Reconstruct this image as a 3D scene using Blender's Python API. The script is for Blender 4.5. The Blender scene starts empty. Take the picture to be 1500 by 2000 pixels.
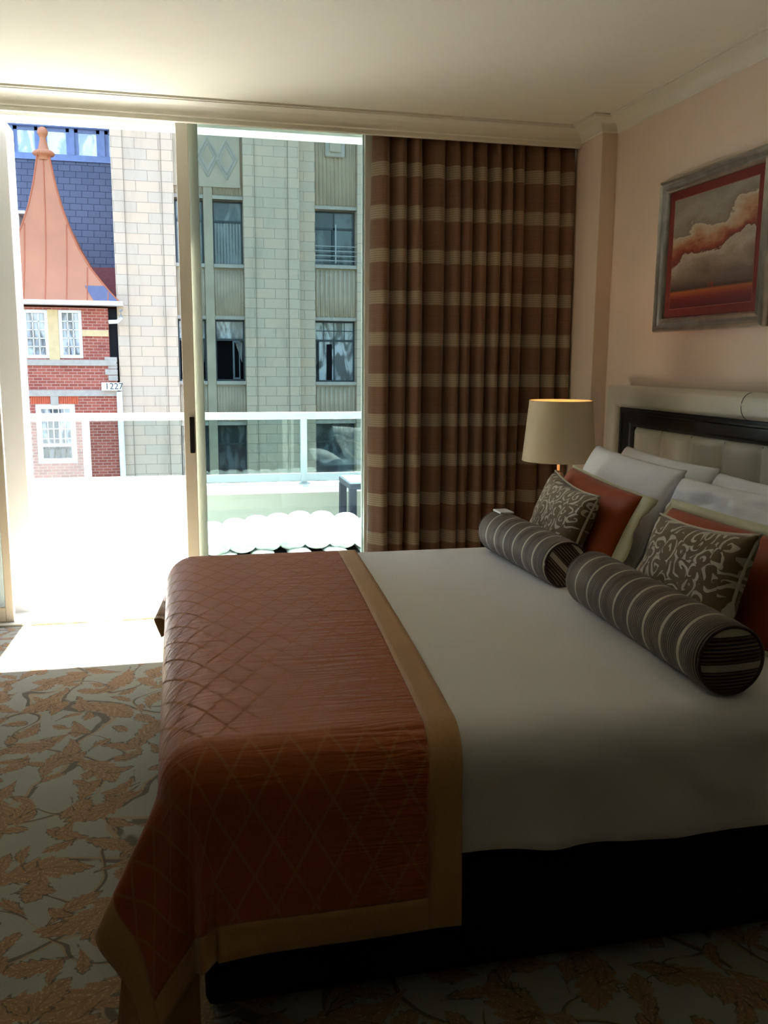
import bpy, bmesh, math, random
from mathutils import Vector, Matrix, noise as mnoise
random.seed(7)
C = bpy.context.scene.collection
S = bpy.context.scene
PI = math.pi
R = math.radians

# ------------------------------------------------------------------ camera
FPX = 1728.84
YAW, PITCH, ROLL = R(13.07543), R(9.648655), R(.41817)
CAM = Vector((0, 0, 1.45))
_f = Vector((math.sin(YAW)*math.cos(PITCH), math.cos(YAW)*math.cos(PITCH), -math.sin(PITCH)))
_r0 = Vector((math.cos(YAW), -math.sin(YAW), 0))
_u0 = _r0.cross(_f)
_r = math.cos(ROLL)*_r0 + math.sin(ROLL)*_u0
_u = -math.sin(ROLL)*_r0 + math.cos(ROLL)*_u0
cd = bpy.data.cameras.new('camera')
cam = bpy.data.objects.new('camera', cd); C.objects.link(cam)
cd.sensor_fit = 'VERTICAL'; cd.sensor_height = 24.0
cd.lens = FPX/2000*24.0
cd.clip_start = .05; cd.clip_end = 300
m = Matrix((_r, _u, -_f)).transposed().to_4x4(); m.translation = CAM
cam.matrix_world = m
S.camera = cam

def at(px, py, Y):
    """the point of the plane y = Y that the photograph shows at px, py"""
    d = _f*FPX + _r*(px-750) - _u*(py-1000)
    return CAM + d*(Y/d.y)

# ------------------------------------------------------------------ world, sun, exposure
SUN_EL, SUN_AZ = R(68.0), R(2.0)          # azimuth from +Y towards +X
w = bpy.data.worlds.new('world'); S.world = w; w.use_nodes = True
nt = w.node_tree; nt.nodes.clear()
sky = nt.nodes.new('ShaderNodeTexSky'); sky.sky_type = 'NISHITA'; sky.sun_disc = False
sky.sun_elevation = SUN_EL; sky.sun_rotation = SUN_AZ
sky.air_density = 1.2; sky.dust_density = 1.6; sky.ozone_density = 1.0
bg = nt.nodes.new('ShaderNodeBackground'); bg.inputs['Strength'].default_value = .55
wo = nt.nodes.new('ShaderNodeOutputWorld')
nt.links.new(sky.outputs[0], bg.inputs[0]); nt.links.new(bg.outputs[0], wo.inputs[0])
sl = bpy.data.lights.new('sun', 'SUN'); sl.energy = 36.0; sl.angle = R(.53); sl.color = (1, .99, .97)
so = bpy.data.objects.new('sun', sl); C.objects.link(so)
_sd = Vector((math.sin(SUN_AZ)*math.cos(SUN_EL), math.cos(SUN_AZ)*math.cos(SUN_EL), math.sin(SUN_EL)))
so.rotation_euler = _sd.to_track_quat('Z', 'Y').to_euler(); so.location = _sd*30
S.view_settings.view_transform = 'Standard'
S.view_settings.look = 'None'
S.view_settings.gamma = 1.0
S.view_settings.use_curve_mapping = False
S.view_settings.exposure = 0.85

# ------------------------------------------------------------------ tags
def prop(o, label=None, cat=None, group=None, kind=None):
    if label: o['label'] = label
    if cat: o['category'] = cat
    if group: o['group'] = group
    if kind: o['kind'] = kind
    return o
def thing(name, label, cat, loc=(0, 0, 0), rotz=0, group=None):
    o = bpy.data.objects.new(name, None); C.objects.link(o)
    o.empty_display_size = .1
    o.location = loc; o.rotation_euler = (0, 0, rotz)
    return prop(o, label, cat, group)
def copy_tree(o, parent=None):
    c = o.copy(); C.objects.link(c); c.parent = parent
    for ch in list(o.children): copy_tree(ch, c)
    return c

# ------------------------------------------------------------------ node helpers
def srgb(r, g, b):
    f = lambda c: (c/255/12.92) if c/255 <= .04045 else ((c/255+.055)/1.055)**2.4
    return (f(r), f(g), f(b), 1)
class N:
    """a tiny builder for shader nodes"""
    def __init__(s, name):
        s.m = bpy.data.materials.new(name); s.m.use_nodes = True
        s.t = s.m.node_tree; s.t.nodes.clear()
        s.out = s.t.nodes.new('ShaderNodeOutputMaterial')
    def n(s, typ, **k):
        nd = s.t.nodes.new(typ)
        for a, b in k.items(): setattr(nd, a, b)
        return nd
    def put(s, sock, v):
        if isinstance(v, bpy.types.NodeSocket): s.t.links.new(v, sock)
        elif v is not None: sock.default_value = v
    def mth(s, op, a, b=None, c=None, clamp=False):
        nd = s.n('ShaderNodeMath', operation=op); nd.use_clamp = clamp
        s.put(nd.inputs[0], a)
        if b is not None: s.put(nd.inputs[1], b)
        if c is not None: s.put(nd.inputs[2], c)
        return nd.outputs[0]
    def mix(s, f, a, b, typ='MIX'):
        nd = s.n('ShaderNodeMix', data_type='RGBA', blend_type=typ)
        s.put(nd.inputs[0], f); s.put(nd.inputs[6], a); s.put(nd.inputs[7], b)
        return nd.outputs[2]
    def coord(s, kind='Object'): return s.n('ShaderNodeTexCoord').outputs[kind]
    def mapping(s, v, loc=(0, 0, 0), rot=(0, 0, 0), sc=(1, 1, 1)):
        nd = s.n('ShaderNodeMapping'); s.put(nd.inputs[0], v)
        nd.inputs[1].default_value = loc; nd.inputs[2].default_value = rot; nd.inputs[3].default_value = sc
        return nd.outputs[0]
    def sep(s, v):
        nd = s.n('ShaderNodeSeparateXYZ'); s.put(nd.inputs[0], v); return nd.outputs
    def comb(s, x=0, y=0, z=0):
        nd = s.n('ShaderNodeCombineXYZ')
        for i, v in enumerate((x, y, z)): s.put(nd.inputs[i], v)
        return nd.outputs[0]
    def noise(s, v, scale, detail=2, rough=.5, dist=0, out='Fac'):
        nd = s.n('ShaderNodeTexNoise'); s.put(nd.inputs['Vector'], v)
        nd.inputs['Scale'].default_value = scale; nd.inputs['Detail'].default_value = detail
        nd.inputs['Roughness'].default_value = rough; nd.inputs['Distortion'].default_value = dist
        return nd.outputs[out]
    def ramp(s, f, stops, interp='LINEAR'):
        nd = s.n('ShaderNodeValToRGB'); s.put(nd.inputs[0], f)
        cr = nd.color_ramp; cr.interpolation = interp
        while len(cr.elements) < len(stops): cr.elements.new(.5)
        for e, (p, c) in zip(cr.elements, stops):
            e.position = p; e.color = c if len(c) == 4 else (*c, 1)
        return nd.outputs[0]
    def smooth(s, x, lo, hi):
        nd = s.n('ShaderNodeMapRange', interpolation_type='SMOOTHSTEP'); s.put(nd.inputs[0], x)
        nd.inputs[1].default_value = lo; nd.inputs[2].default_value = hi
        return nd.outputs[0]
    def bump(s, h, strength=.3, dist=.01):
        nd = s.n('ShaderNodeBump'); s.put(nd.inputs['Height'], h)
        nd.inputs['Strength'].default_value = strength; nd.inputs['Distance'].default_value = dist
        return nd.outputs[0]
    def bsdf(s, col, rough=.6, spec=.3, metal=0, normal=None, sheen=0, emis=None, estr=0, coat=0, sheen_rough=.5):
        b = s.n('ShaderNodeBsdfPrincipled')
        s.put(b.inputs['Base Color'], col); s.put(b.inputs['Roughness'], rough)
        s.put(b.inputs['Specular IOR Level'], spec); s.put(b.inputs['Metallic'], metal)
        b.inputs['Sheen Weight'].default_value = sheen; b.inputs['Sheen Roughness'].default_value = sheen_rough
        b.inputs['Coat Weight'].default_value = coat
        if normal is not None: s.put(b.inputs['Normal'], normal)
        if emis: b.inputs['Emission Color'].default_value = emis; b.inputs['Emission Strength'].default_value = estr
        s.t.links.new(b.outputs[0], s.out.inputs[0])
        return b
def plain(name, col, rough=.6, spec=.3, metal=0, var=.06, scale=6, bump=0, bscale=80, sheen=0, coat=0):
    """one colour with a faint mottling and an optional fine grain"""
    n = N(name); co = n.coord()
    f = n.noise(co, scale, 3)
    c = n.mix(n.smooth(f, .3, .7), tuple(x*(1-var) for x in col[:3])+(1,), tuple(min(1, x*(1+var)) for x in col[:3])+(1,))
    nm = n.bump(n.noise(co, bscale, 3), bump, .003) if bump else None
    n.bsdf(c, rough, spec, metal, nm, sheen, coat=coat)
    return n.m
def glass_mat(name, tint=(.8, .85, .84), refl=.9, ior=1.5):
    n = N(name)
    tr = n.n('ShaderNodeBsdfTransparent'); tr.inputs[0].default_value = (*tint, 1)
    gl = n.n('ShaderNodeBsdfGlossy'); gl.inputs['Roughness'].default_value = .0
    fr = n.n('ShaderNodeFresnel'); fr.inputs['IOR'].default_value = ior
    f = n.mth('MULTIPLY', fr.outputs[0], refl)
    mx = n.n('ShaderNodeMixShader'); n.put(mx.inputs[0], f)
    n.t.links.new(tr.outputs[0], mx.inputs[1]); n.t.links.new(gl.outputs[0], mx.inputs[2])
    n.t.links.new(mx.outputs[0], n.out.inputs[0])
    return n.m

# ------------------------------------------------------------------ mesh helpers
class MB:
    def __init__(s): s.v = []; s.f = []
    def add(s, vs, fs):
        o = len(s.v); s.v += [tuple(v) for v in vs]; s.f += [tuple(i+o for i in f) for f in fs]
        return s
    def box(s, a, b):
        (x0, y0, z0), (x1, y1, z1) = a, b
        if x0 > x1: x0, x1 = x1, x0
        if y0 > y1: y0, y1 = y1, y0
        if z0 > z1: z0, z1 = z1, z0
        return s.add([(x0,y0,z0),(x1,y0,z0),(x1,y1,z0),(x0,y1,z0),(x0,y0,z1),(x1,y0,z1),(x1,y1,z1),(x0,y1,z1)],
                     [(0,3,2,1),(4,5,6,7),(0,1,5,4),(1,2,6,5),(2,3,7,6),(3,0,4,7)])
    def lathe(s, prof, seg=32, c=(0, 0, 0), cap=False):
        vs = []; fs = []
        for r, z in prof:
            for i in range(seg):
                a = 2*PI*i/seg; vs.append((c[0]+r*math.cos(a), c[1]+r*math.sin(a), c[2]+z))
        for j in range(len(prof)-1):
            for i in range(seg):
                k = (i+1) % seg
                fs.append((j*seg+i, j*seg+k, (j+1)*seg+k, (j+1)*seg+i))
        if cap:
            fs.append(tuple(reversed(range(seg)))); fs.append(tuple(range((len(prof)-1)*seg, len(prof)*seg)))
        return s.add(vs, fs)
    def tube(s, pts, r, seg=8):
        pts = [Vector(p) for p in pts]; vs = []; fs = []
        for i, p in enumerate(pts):
            t = (pts[min(i+1, len(pts)-1)]-pts[max(i-1, 0)]).normalized()
            a = t.cross(Vector((0, 0, 1)));
            if a.length < .05: a = t.cross(Vector((1, 0, 0)))
            a.normalize(); b = t.cross(a)
            rr = r[i] if isinstance(r, (list, tuple)) else r
            for k in range(seg):
                q = 2*PI*k/seg; vs.append(p+a*rr*math.cos(q)+b*rr*math.sin(q))
        for j in range(len(pts)-1):
            for k in range(seg):
                l = (k+1) % seg
                fs.append((j*seg+k, j*seg+l, (j+1)*seg+l, (j+1)*seg+k))
        fs.append(tuple(reversed(range(seg)))); fs.append(tuple(range((len(pts)-1)*seg, len(pts)*seg)))
        return s.add(vs, fs)
    def prism(s, poly, y0, y1):
        """poly of (x, z) extruded along y"""
        n = len(poly)
        vs = [(x, y0, z) for x, z in poly]+[(x, y1, z) for x, z in poly]
        fs = [tuple(range(n)), tuple(reversed(range(n, 2*n)))]+[(i, i+n, (i+1) % n+n, (i+1) % n) for i in range(n)]
        return s.add(vs, fs)
    def build(s, name, mat, parent=None, smooth=False, bevel=0, seg=2, uv=None, sub=0, fix=True, keep=None):
        me = bpy.data.meshes.new(name); me.from_pydata(s.v, [], s.f)
        if uv:
            l = me.uv_layers.new(name='UVMap')
            for lp in me.loops: l.data[lp.index].uv = uv[lp.vertex_index]
        if fix:
            bm = bmesh.new(); bm.from_mesh(me); bmesh.ops.recalc_face_normals(bm, faces=bm.faces); bm.to_mesh(me); bm.free()
        if smooth:
            for p in me.polygons: p.use_smooth = True
        me.materials.append(mat)
        o = bpy.data.objects.new(name, me); C.objects.link(o)
        if parent is not None: o.parent = parent
        if bevel:
            b = o.modifiers.new('bevel', 'BEVEL'); b.width = bevel; b.segments = seg; b.limit_method = 'ANGLE'
        if sub:
            b = o.modifiers.new('sub', 'SUBSURF'); b.levels = sub; b.render_levels = sub
        return o
def box(name, a, b, mat, parent=None, bevel=0, **k): return MB().box(a, b).build(name, mat, parent, bevel=bevel, **k)
def struct(o, label=None):
    o['kind'] = 'structure'
    if label: o['label'] = label
    return o
def grid_mesh(fn, nu, nv, wrapu=False):
    mb = MB(); uv = []
    for j in range(nv+1):
        for i in range(nu+1):
            p, t = fn(i/nu, j/nv); mb.v.append(tuple(p)); uv.append(t)
    for j in range(nv):
        for i in range(nu):
            a = j*(nu+1)+i; mb.f.append((a, a+1, a+nu+2, a+nu+1))
    return mb, uv
def nz(x, y, z=0): return mnoise.noise(Vector((x, y, z)))

# ------------------------------------------------------------------ materials
M = {}
M['ceiling'] = plain('ceiling_paint', srgb(230, 226, 208), .8, .2, var=.01)
M['cornice'] = plain('cornice_paint', srgb(226, 222, 204), .55, .3, var=.01)
M['wall'] = plain('peach_wall_paint', srgb(230, 210, 190), .75, .2, var=.015, bump=.08, bscale=220)
M['wall_dim'] = plain('brown_wall_covering', srgb(58, 47, 40), .7, .2, var=.05)
M['frame'] = plain('door_frame_paint', srgb(226, 220, 204), .4, .4, var=.01)
M['white'] = plain('white_outdoor_paint', srgb(236, 236, 234), .55, .3, var=.01)
M['parapet'] = plain('cream_parapet_render', srgb(160, 158, 148), .8, .2, var=.02)
M['balcony'] = plain('pale_balcony_tile', srgb(226, 226, 222), .6, .3, var=.03)
M['rail'] = plain('white_rail_paint', srgb(182, 187, 190), .4, .4, var=.01)
M['glass'] = glass_mat('door_glass', (.80, .855, .84), .9)
M['glass_rail'] = glass_mat('railing_glass', (.86, .92, .91), .8, 1.45)
M['black_plastic'] = plain('black_handle_plastic', srgb(22, 22, 26), .4, .4, var=.02)

def carpet():
    n = N('leaf_scroll_carpet'); co = n.coord()
    xy = n.mapping(co, sc=(1, 1, 0))
    wob = n.noise(xy, 3.2, 2, .5, out='Color')
    vm = n.n('ShaderNodeVectorMath', operation='MULTIPLY_ADD')
    n.put(vm.inputs[0], wob); vm.inputs[1].default_value = (.10, .10, 0); n.put(vm.inputs[2], xy)
    p = vm.outputs[0]
    def leaves(scale, seed, la, wb, serr):
        q = n.mapping(p, loc=(seed, seed*1.7, 0))
        vo = n.n('ShaderNodeTexVoronoi', voronoi_dimensions='2D'); n.put(vo.inputs['Vector'], q)
        vo.inputs['Scale'].default_value = scale; vo.inputs['Randomness'].default_value = .75
        sub = n.n('ShaderNodeVectorMath', operation='SUBTRACT')
        n.put(sub.inputs[0], q); n.put(sub.inputs[1], vo.outputs['Position'])
        ang = n.mth('MULTIPLY', n.sep(vo.outputs['Color'])[0], 6.283)
        rot = n.n('ShaderNodeVectorRotate', rotation_type='Z_AXIS'); n.put(rot.inputs['Vector'], sub.outputs[0])
        n.put(rot.inputs['Angle'], ang)
        x, y, _ = n.sep(rot.outputs[0])
        # a curved spine, a pointed outline and a serrated edge
        y2 = n.mth('ADD', y, n.mth('MULTIPLY', n.mth('MULTIPLY', x, x), 2.2*scale/5))
        xn = n.mth('DIVIDE', x, la)
        prof = n.mth('MULTIPLY', n.mth('SUBTRACT', 1, n.mth('MULTIPLY', xn, xn)), n.mth('ADD', .85, n.mth('MULTIPLY', xn, .5)))
        ser = n.mth('MULTIPLY', n.mth('SINE', n.mth('ADD', n.mth('MULTIPLY', x, serr), n.mth('MULTIPLY', n.mth('ABSOLUTE', y2), -serr*.9))), .15)
        edge = n.mth('MULTIPLY', n.mth('MULTIPLY', prof, wb), n.mth('ADD', 1, ser))
        d = n.mth('SUBTRACT', edge, n.mth('ABSOLUTE', y2))         # > 0 inside, metres
        vein = n.mth('SINE', n.mth('ADD', n.mth('MULTIPLY', x, serr*1.0), n.mth('MULTIPLY', n.mth('ABSOLUTE', y2), -serr*1.6)))
        shade = n.mth('ADD', d, n.mth('MULTIPLY', y2, .22))
        return d, vein, y2, shade
    ground = n.mix(n.noise(xy, 5, 2), srgb(160, 160, 144), srgb(178, 177, 161))
    grain = n.noise(xy, 260, 2, .7)
    col = ground
    # vines: level lines of a smooth noise, dark on one side and pale on the other
    for sc, off, wd in ((1.7, 0, .010), (2.6, 9, .008)):
        f = n.noise(n.mapping(p, loc=(off, off, 0)), sc, .5, .4, .6)
        dv = n.mth('SUBTRACT', f, .5)
        dark = n.smooth(n.mth('ABSOLUTE', n.mth('SUBTRACT', dv, wd*.6)), wd*1.1, wd*.6)
        pale = n.smooth(n.mth('ABSOLUTE', n.mth('ADD', dv, wd*.7)), wd*.8, wd*.3)
        br = n.smooth(n.noise(xy, 7+sc, 1), .36, .44)
        col = n.mix(n.mth('MULTIPLY', dark, n.mth('MULTIPLY', br, .85)), col, srgb(98, 84, 66))
        col = n.mix(n.mth('MULTIPLY', pale, .8), col, srgb(176, 150, 112))
    rust = n.mix(n.noise(xy, 38, 3), srgb(146, 112, 76), srgb(180, 144, 104))
    for sc, seed, la, wb, serr in ((3.3, .3, .15, .052, 170), (5.2, 3.1, .085, .034, 250), (7.5, 5.7, .05, .020, 300)):
        d, vein, y2, sh = leaves(sc, seed, la, wb, serr)
        ol = n.mth('MULTIPLY', n.smooth(n.mth('ADD', d, n.mth('MULTIPLY', n.mth('SUBTRACT', n.noise(xy, 60, 2), .5), .008)), -.0075, -.003), n.smooth(n.noise(xy, 16, 2), .44, .56))
        col = n.mix(n.mth('MULTIPLY', ol, .8), col, srgb(88, 76, 60))
        stip = n.smooth(n.noise(xy, 150, 2, .7), .48, .62)
        inner = n.mix(n.mth('MULTIPLY', n.mth('MULTIPLY', n.smooth(vein, .1, .7), stip), .85), rust, srgb(206, 180, 142))
        inner = n.mix(n.mth('MULTIPLY', n.smooth(n.mth('ABSOLUTE', y2), .0035, .0015), .35), inner, srgb(108, 80, 54))
        col = n.mix(n.smooth(n.mth('ADD', d, n.mth('MULTIPLY', n.mth('SUBTRACT', n.noise(xy, 110, 2), .5), .010)), -.0015, .0015), col, inner)
    col = n.mix(n.smooth(grain, .3, .7), n.mix(.14, col, (0, 0, 0, 1)), col)
    n.bsdf(col, .95, .1, 0, n.bump(grain, .35, .004), .25)
    return n.m
M['carpet'] = carpet()

def silk():
    n = N('copper_lattice_silk'); uvn = n.coord('UV'); u, v, _ = n.sep(uvn)
    a = n.mth('ADD', n.mth('DIVIDE', u, .083), n.mth('DIVIDE', v, .148))
    b = n.mth('SUBTRACT', n.mth('DIVIDE', u, .083), n.mth('DIVIDE', v, .148))
    def line(t):
        fr = n.mth('ABSOLUTE', n.mth('SUBTRACT', n.mth('FRACT', t), .5)); return fr
    dd = n.mth('MINIMUM', line(a), line(b))
    dots = n.mth('MULTIPLY', n.mth('SINE', n.mth('MULTIPLY', v, 900)), .012)
    mask = n.smooth(n.mth('ADD', dd, dots), .060, .032)
    weave = n.noise(n.mapping(uvn, sc=(260, 30, 1)), 1, 2, .6)
    ground = n.mix(weave, srgb(160, 78, 36), srgb(182, 96, 49))
    col = n.mix(n.mth('MULTIPLY', mask, .6), ground, srgb(180, 128, 88))
    rough = n.mth('ADD', .44, n.mth('MULTIPLY', mask, .4))
    wr = n.noise(n.mapping(uvn, sc=(3.0, 26, 1)), 1, 3, .55, 1.2)
    wr2 = n.noise(n.mapping(uvn, sc=(9.0, 80, 1)), 1, 2, .5, .6)
    near = n.smooth(u, .22, .50)
    hgt = n.mth('ADD', n.mth('MULTIPLY', wr, n.mth('ADD', .25, near)), n.mth('MULTIPLY', wr2, n.mth('MULTIPLY', near, .35)))
    b = n.bsdf(col, rough, n.mth('ADD', .1, n.mth('MULTIPLY', n.mth('SUBTRACT', 1, mask), .5)), 0, n.bump(hgt, .75, .018), .18)
    b.inputs['Specular Tint'].default_value = (1, .52, .28, 1)
    return n.m
M['silk'] = silk()
def gold():
    n = N('gold_satin_border'); uvn = n.coord('UV')
    w_ = n.noise(n.mapping(uvn, sc=(300, 60, 1)), 1, 2)
    col = n.mix(w_, srgb(176, 130, 78), srgb(198, 152, 98))
    n.bsdf(col, .5, .3, 0, n.bump(n.noise(n.mapping(uvn, sc=(12, 7, 1)), 1, 3), .3, .008), .2)
    return n.m
M['gold'] = gold()
def linen(name, c1, c2, rough=.8, wr=.35):
    n = N(name); co = n.coord()
    h = n.noise(co, 5.5, 4, .5, .6)
    fine = n.noise(co, 420, 2, .6)
    col = n.mix(fine, c1, c2)
    b1 = n.bump(n.mth('ADD', h, n.mth('MULTIPLY', fine, .02)), wr, .02)
    n.bsdf(col, rough, .2, 0, b1, .15)
    return n.m
M['duvet'] = linen('white_duvet_cotton', srgb(222, 218, 212), srgb(232, 229, 224), wr=.16)
M['pillow'] = linen('white_pillow_cotton', srgb(226, 224, 224), srgb(236, 234, 234), wr=.85)
M['rust'] = linen('rust_satin', srgb(150, 66, 28), srgb(166, 78, 36), .5, .15)
M['cream'] = linen('cream_satin', srgb(196, 190, 150), srgb(210, 202, 164), .55, .3)
M['plum'] = linen('plum_back_cloth', srgb(70, 52, 48), srgb(82, 62, 56), .6, .2)
M['valance'] = plain('black_bed_base_cloth', srgb(26, 26, 30), .85, .1, var=.05, bump=.1)

def damask():
    n = N('brown_flock_scrolls'); uvn = n.coord('UV')
    p = n.mapping(uvn, sc=(1, 1, 1))
    wob = n.noise(p, 9, 1.5, .5, 0, out='Color')
    vm = n.n('ShaderNodeVectorMath', operation='MULTIPLY_ADD'); n.put(vm.inputs[0], wob)
    vm.inputs[1].default_value = (.09, .09, 0); n.put(vm.inputs[2], p); q = vm.outputs[0]
    vo = n.n('ShaderNodeTexVoronoi', voronoi_dimensions='2D'); n.put(vo.inputs['Vector'], q); vo.inputs['Scale'].default_value = 14
    sub = n.n('ShaderNodeVectorMath', operation='SUBTRACT'); n.put(sub.inputs[0], q); n.put(sub.inputs[1], vo.outputs['Position'])
    x, y, _ = n.sep(sub.outputs[0])
    ang = n.mth('ARCTAN2', y, x)
    rad = n.mth('MULTIPLY', vo.outputs['Distance'], 1.0)
    sp = n.mth('SINE', n.mth('ADD', n.mth('MULTIPLY', rad, 16.0), n.mth('ADD', ang, n.mth('MULTIPLY', n.sep(vo.outputs['Color'])[0], 6.28))))
    nn = n.noise(q, 26, 1, .5, 0)
    f = n.mth('ADD', sp, n.mth('MULTIPLY', n.mth('SUBTRACT', nn, .5), 4.2))
    mask = n.smooth(f, -.62, -.45)
    grain = n.noise(p, 500, 2, .7)
    ground = n.mix(grain, srgb(190, 178, 152), srgb(212, 200, 176))
    fl = n.mix(grain, srgb(104, 84, 54), srgb(130, 108, 74))
    n.bsdf(n.mix(mask, ground, fl), n.mth('ADD', .5, n.mth('MULTIPLY', mask, .4)), .2, 0,
           n.bump(n.mth('ADD', mask, n.mth('MULTIPLY', grain, .1)), .8, .004), .3)
    return n.m
M['damask'] = damask()
def stripes(name, per, wl, fine, off=0):
    n = N(name); uvn = n.coord('UV'); u, v, _ = n.sep(uvn)
    u2 = n.mth('ADD', u, n.mth('MULTIPLY', n.noise(n.mapping(uvn, sc=(1, 1, 1)), 6, 1), .004))
    t = n.mth('FRACT', n.mth('DIVIDE', n.mth('ADD', u2, off), per))
    d = n.mth('MULTIPLY', n.mth('ABSOLUTE', n.mth('SUBTRACT', t, .5)), per)
    white = n.smooth(d, wl*.5+.0008, wl*.5-.0008)
    fs = n.mth('SINE', n.mth('MULTIPLY', u2, 2*PI/fine))
    f1 = n.smooth(fs, -.1, .5)
    broad = n.smooth(n.noise(n.mapping(uvn, sc=(30, 6, 1)), 1, 2, .6, .5), .4, .6)
    brown = n.mix(broad, srgb(104, 85, 66), srgb(146, 124, 100))
    c = n.mix(f1, srgb(46, 35, 28), brown)
    col = n.mix(white, c, srgb(196, 184, 160))
    n.bsdf(col, .6, .15, 0, n.bump(n.mth('ADD', f1, white), .25, .0015), .2)
    return n.m
M['bolster'] = stripes('striped_bolster_satin', .094, .0125, .0085)
M['bolster_cap'] = stripes('striped_bolster_end', .085, .018, .0095, .035)

def curtain_mat():
    n = N('striped_curtain_cloth'); co = n.coord(); x, y, z = n.sep(co)
    z2 = n.mth('ADD', z, n.mth('MULTIPLY', n.noise(n.mapping(co, sc=(1, 1, .1)), 3, 1), .006))
    t = n.mth('FRACT', n.mth('DIVIDE', n.mth('ADD', z2, .2204), .2297))
    band = n.mth('MULTIPLY', n.smooth(t, .665, .675), n.smooth(t, .997, .985))
    fine = n.smooth(n.mth('SINE', n.mth('MULTIPLY', z2, 2*PI/.0125)), -.4, .6)
    f2 = n.noise(n.mapping(co, sc=(2, 2, 110)), 1, 2, .7)
    base = n.mix(f2, srgb(112, 82, 62), srgb(142, 106, 80))
    base = n.mix(n.mth('MULTIPLY', fine, .2), base, srgb(96, 68, 50))
    lt = n.mix(fine, srgb(150, 132, 108), srgb(176, 160, 134))
    col = n.mix(band, base, lt)
    b = n.bsdf(col, .55, .3, 0, n.bump(fine, .12, .0015), .15)
    tr = n.n('ShaderNodeBsdfTranslucent'); n.put(tr.inputs[0], col)
    mx = n.n('ShaderNodeMixShader'); mx.inputs[0].default_value = .035
    n.t.links.new(b.outputs[0], mx.inputs[1]); n.t.links.new(tr.outputs[0], mx.inputs[2]); n.t.links.new(mx.outputs[0], n.out.inputs[0])
    return n.m
M['curtain'] = curtain_mat()
M['leather'] = plain('silver_taupe_leather', srgb(204, 197, 178), .34, .5, var=.04, scale=4, bump=.12, bscale=300)
M['darkwood'] = plain('black_lacquered_wood', srgb(28, 27, 27), .3, .5, var=.1)
M['wood'] = plain('dark_nightstand_wood', srgb(54, 38, 30), .35, .5, var=.15)
M['chrome'] = plain('polished_chrome', srgb(200, 198, 192), .12, .5, 1, var=.01)
M['shade'] = plain('ivory_silk_shade', srgb(214, 198, 164), .6, .3, var=.02, bump=.05, bscale=400)
M['shade_in'] = plain('warm_shade_lining', srgb(250, 214, 160), .6, .2, var=.01)
M['silver'] = plain('brushed_silver_frame', srgb(186, 183, 174), .3, .5, .85, var=.14, scale=14, bump=.15, bscale=60)
M['mat_board'] = plain('maroon_mount', srgb(118, 54, 48), .7, .2, var=.03)

# ------------------------------------------------------------------ room shell
XW, XP = 2.37, 2.28            # right wall, the pier standing proud of it
YP = 4.92                      # the pelmet face at the window side
H = 2.75
XL, YB = -2.4, -3.6
struct(box('floor', (XL-.1, YB-.1, -.12), (XW+.1, 5.06, 0), M['carpet']), 'grey green carpet with rust leaf scrolls')
struct(box('ceiling', (XL-.1, YB-.1, H), (XW+.2, 5.3, H+.2), M['ceiling']), 'plain cream ceiling')
struct(box('wall_right', (XW, YB, 0), (XW+.15, 5.2, H), M['wall']), 'peach wall behind the bed')
struct(box('wall_pier', (XP, 4.66, 0), (XW+.02, 5.2, H), M['wall']), 'peach pier standing proud beside the curtain')
struct(box('wall_left', (XL-.15, YB, 0), (XL, 5.2, H), M['wall_dim']))
struct(box('wall_back', (XL, YB-.15, 0), (XW, YB, H), M['wall_dim']))
struct(box('baseboard_right', (XW-.018, YB, 0), (XW, 4.66, .11), M['cornice'], bevel=.004))
struct(box('baseboard_left', (XL, YB, 0), (XL+.018, 5.0, .11), M['cornice'], bevel=.004))

def offset_path(path, o):
    out = []
    n = len(path)
    for i, p in enumerate(path):
        p = Vector(p)
        ds = []
        if i > 0: ds.append((p-Vector(path[i-1])).normalized())
        if i < n-1: ds.append((Vector(path[i+1])-p).normalized())
        ns = [Vector((-d.y, d.x)) for d in ds]      # left of travel
        if len(ns) == 1: out.append(p+ns[0]*o)
        else:
            b = (ns[0]+ns[1]); out.append(p+b*(o/ (1+ns[0].dot(ns[1]))))
    return out
prof = [(0, -.094), (0, -.074), (.006, -.070)]
for k in range(9):
    a = PI/2*k/8
    prof.append((.010+.072*(1-math.cos(a)), -.068+.052*math.sin(a)))
prof += [(.086, -.014), (.086, -.010), (.100, -.010), (.100, 0.004)]
def sweep(path, prof, name, mat):
    mb = MB(); rings = []
    for o, z in prof:
        rings.append([(q.x, q.y, H+z) for q in offset_path(path, o)])
    n = len(path)
    for r_ in rings: mb.v += r_
    for j in range(len(prof)-1):
        for i in range(n-1):
            mb.f.append((j*n+i, j*n+i+1, (j+1)*n+i+1, (j+1)*n+i))
    return mb.build(name, mat, fix=False)
# travel direction keeps the room on the left side
wallp = [(XW, YB), (XW, 4.66), (XP, 4.66), (XP, YP), (XL, YP)]
o = sweep(wallp, [(a, b) for a, b in prof if b > -.08], 'trim_1', M['cornice']); struct(o, 'cream coved cornice round the ceiling')
for p in o.data.polygons: p.use_smooth = abs(p.normal.z) > .02
sm = o.modifiers.new('edge', 'EDGE_SPLIT'); sm.split_angle = R(30)
struct(box('trim_2', (XL, YP, 2.655), (XP, YP+.03, H), M['cornice'], bevel=.004), 'cream pelmet board above the doors and curtain')
struct(box('trim_3', (XL, 5.02, -.02), (XP, 5.22, .012), M['frame'], bevel=.003), 'door track at the threshold')

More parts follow.
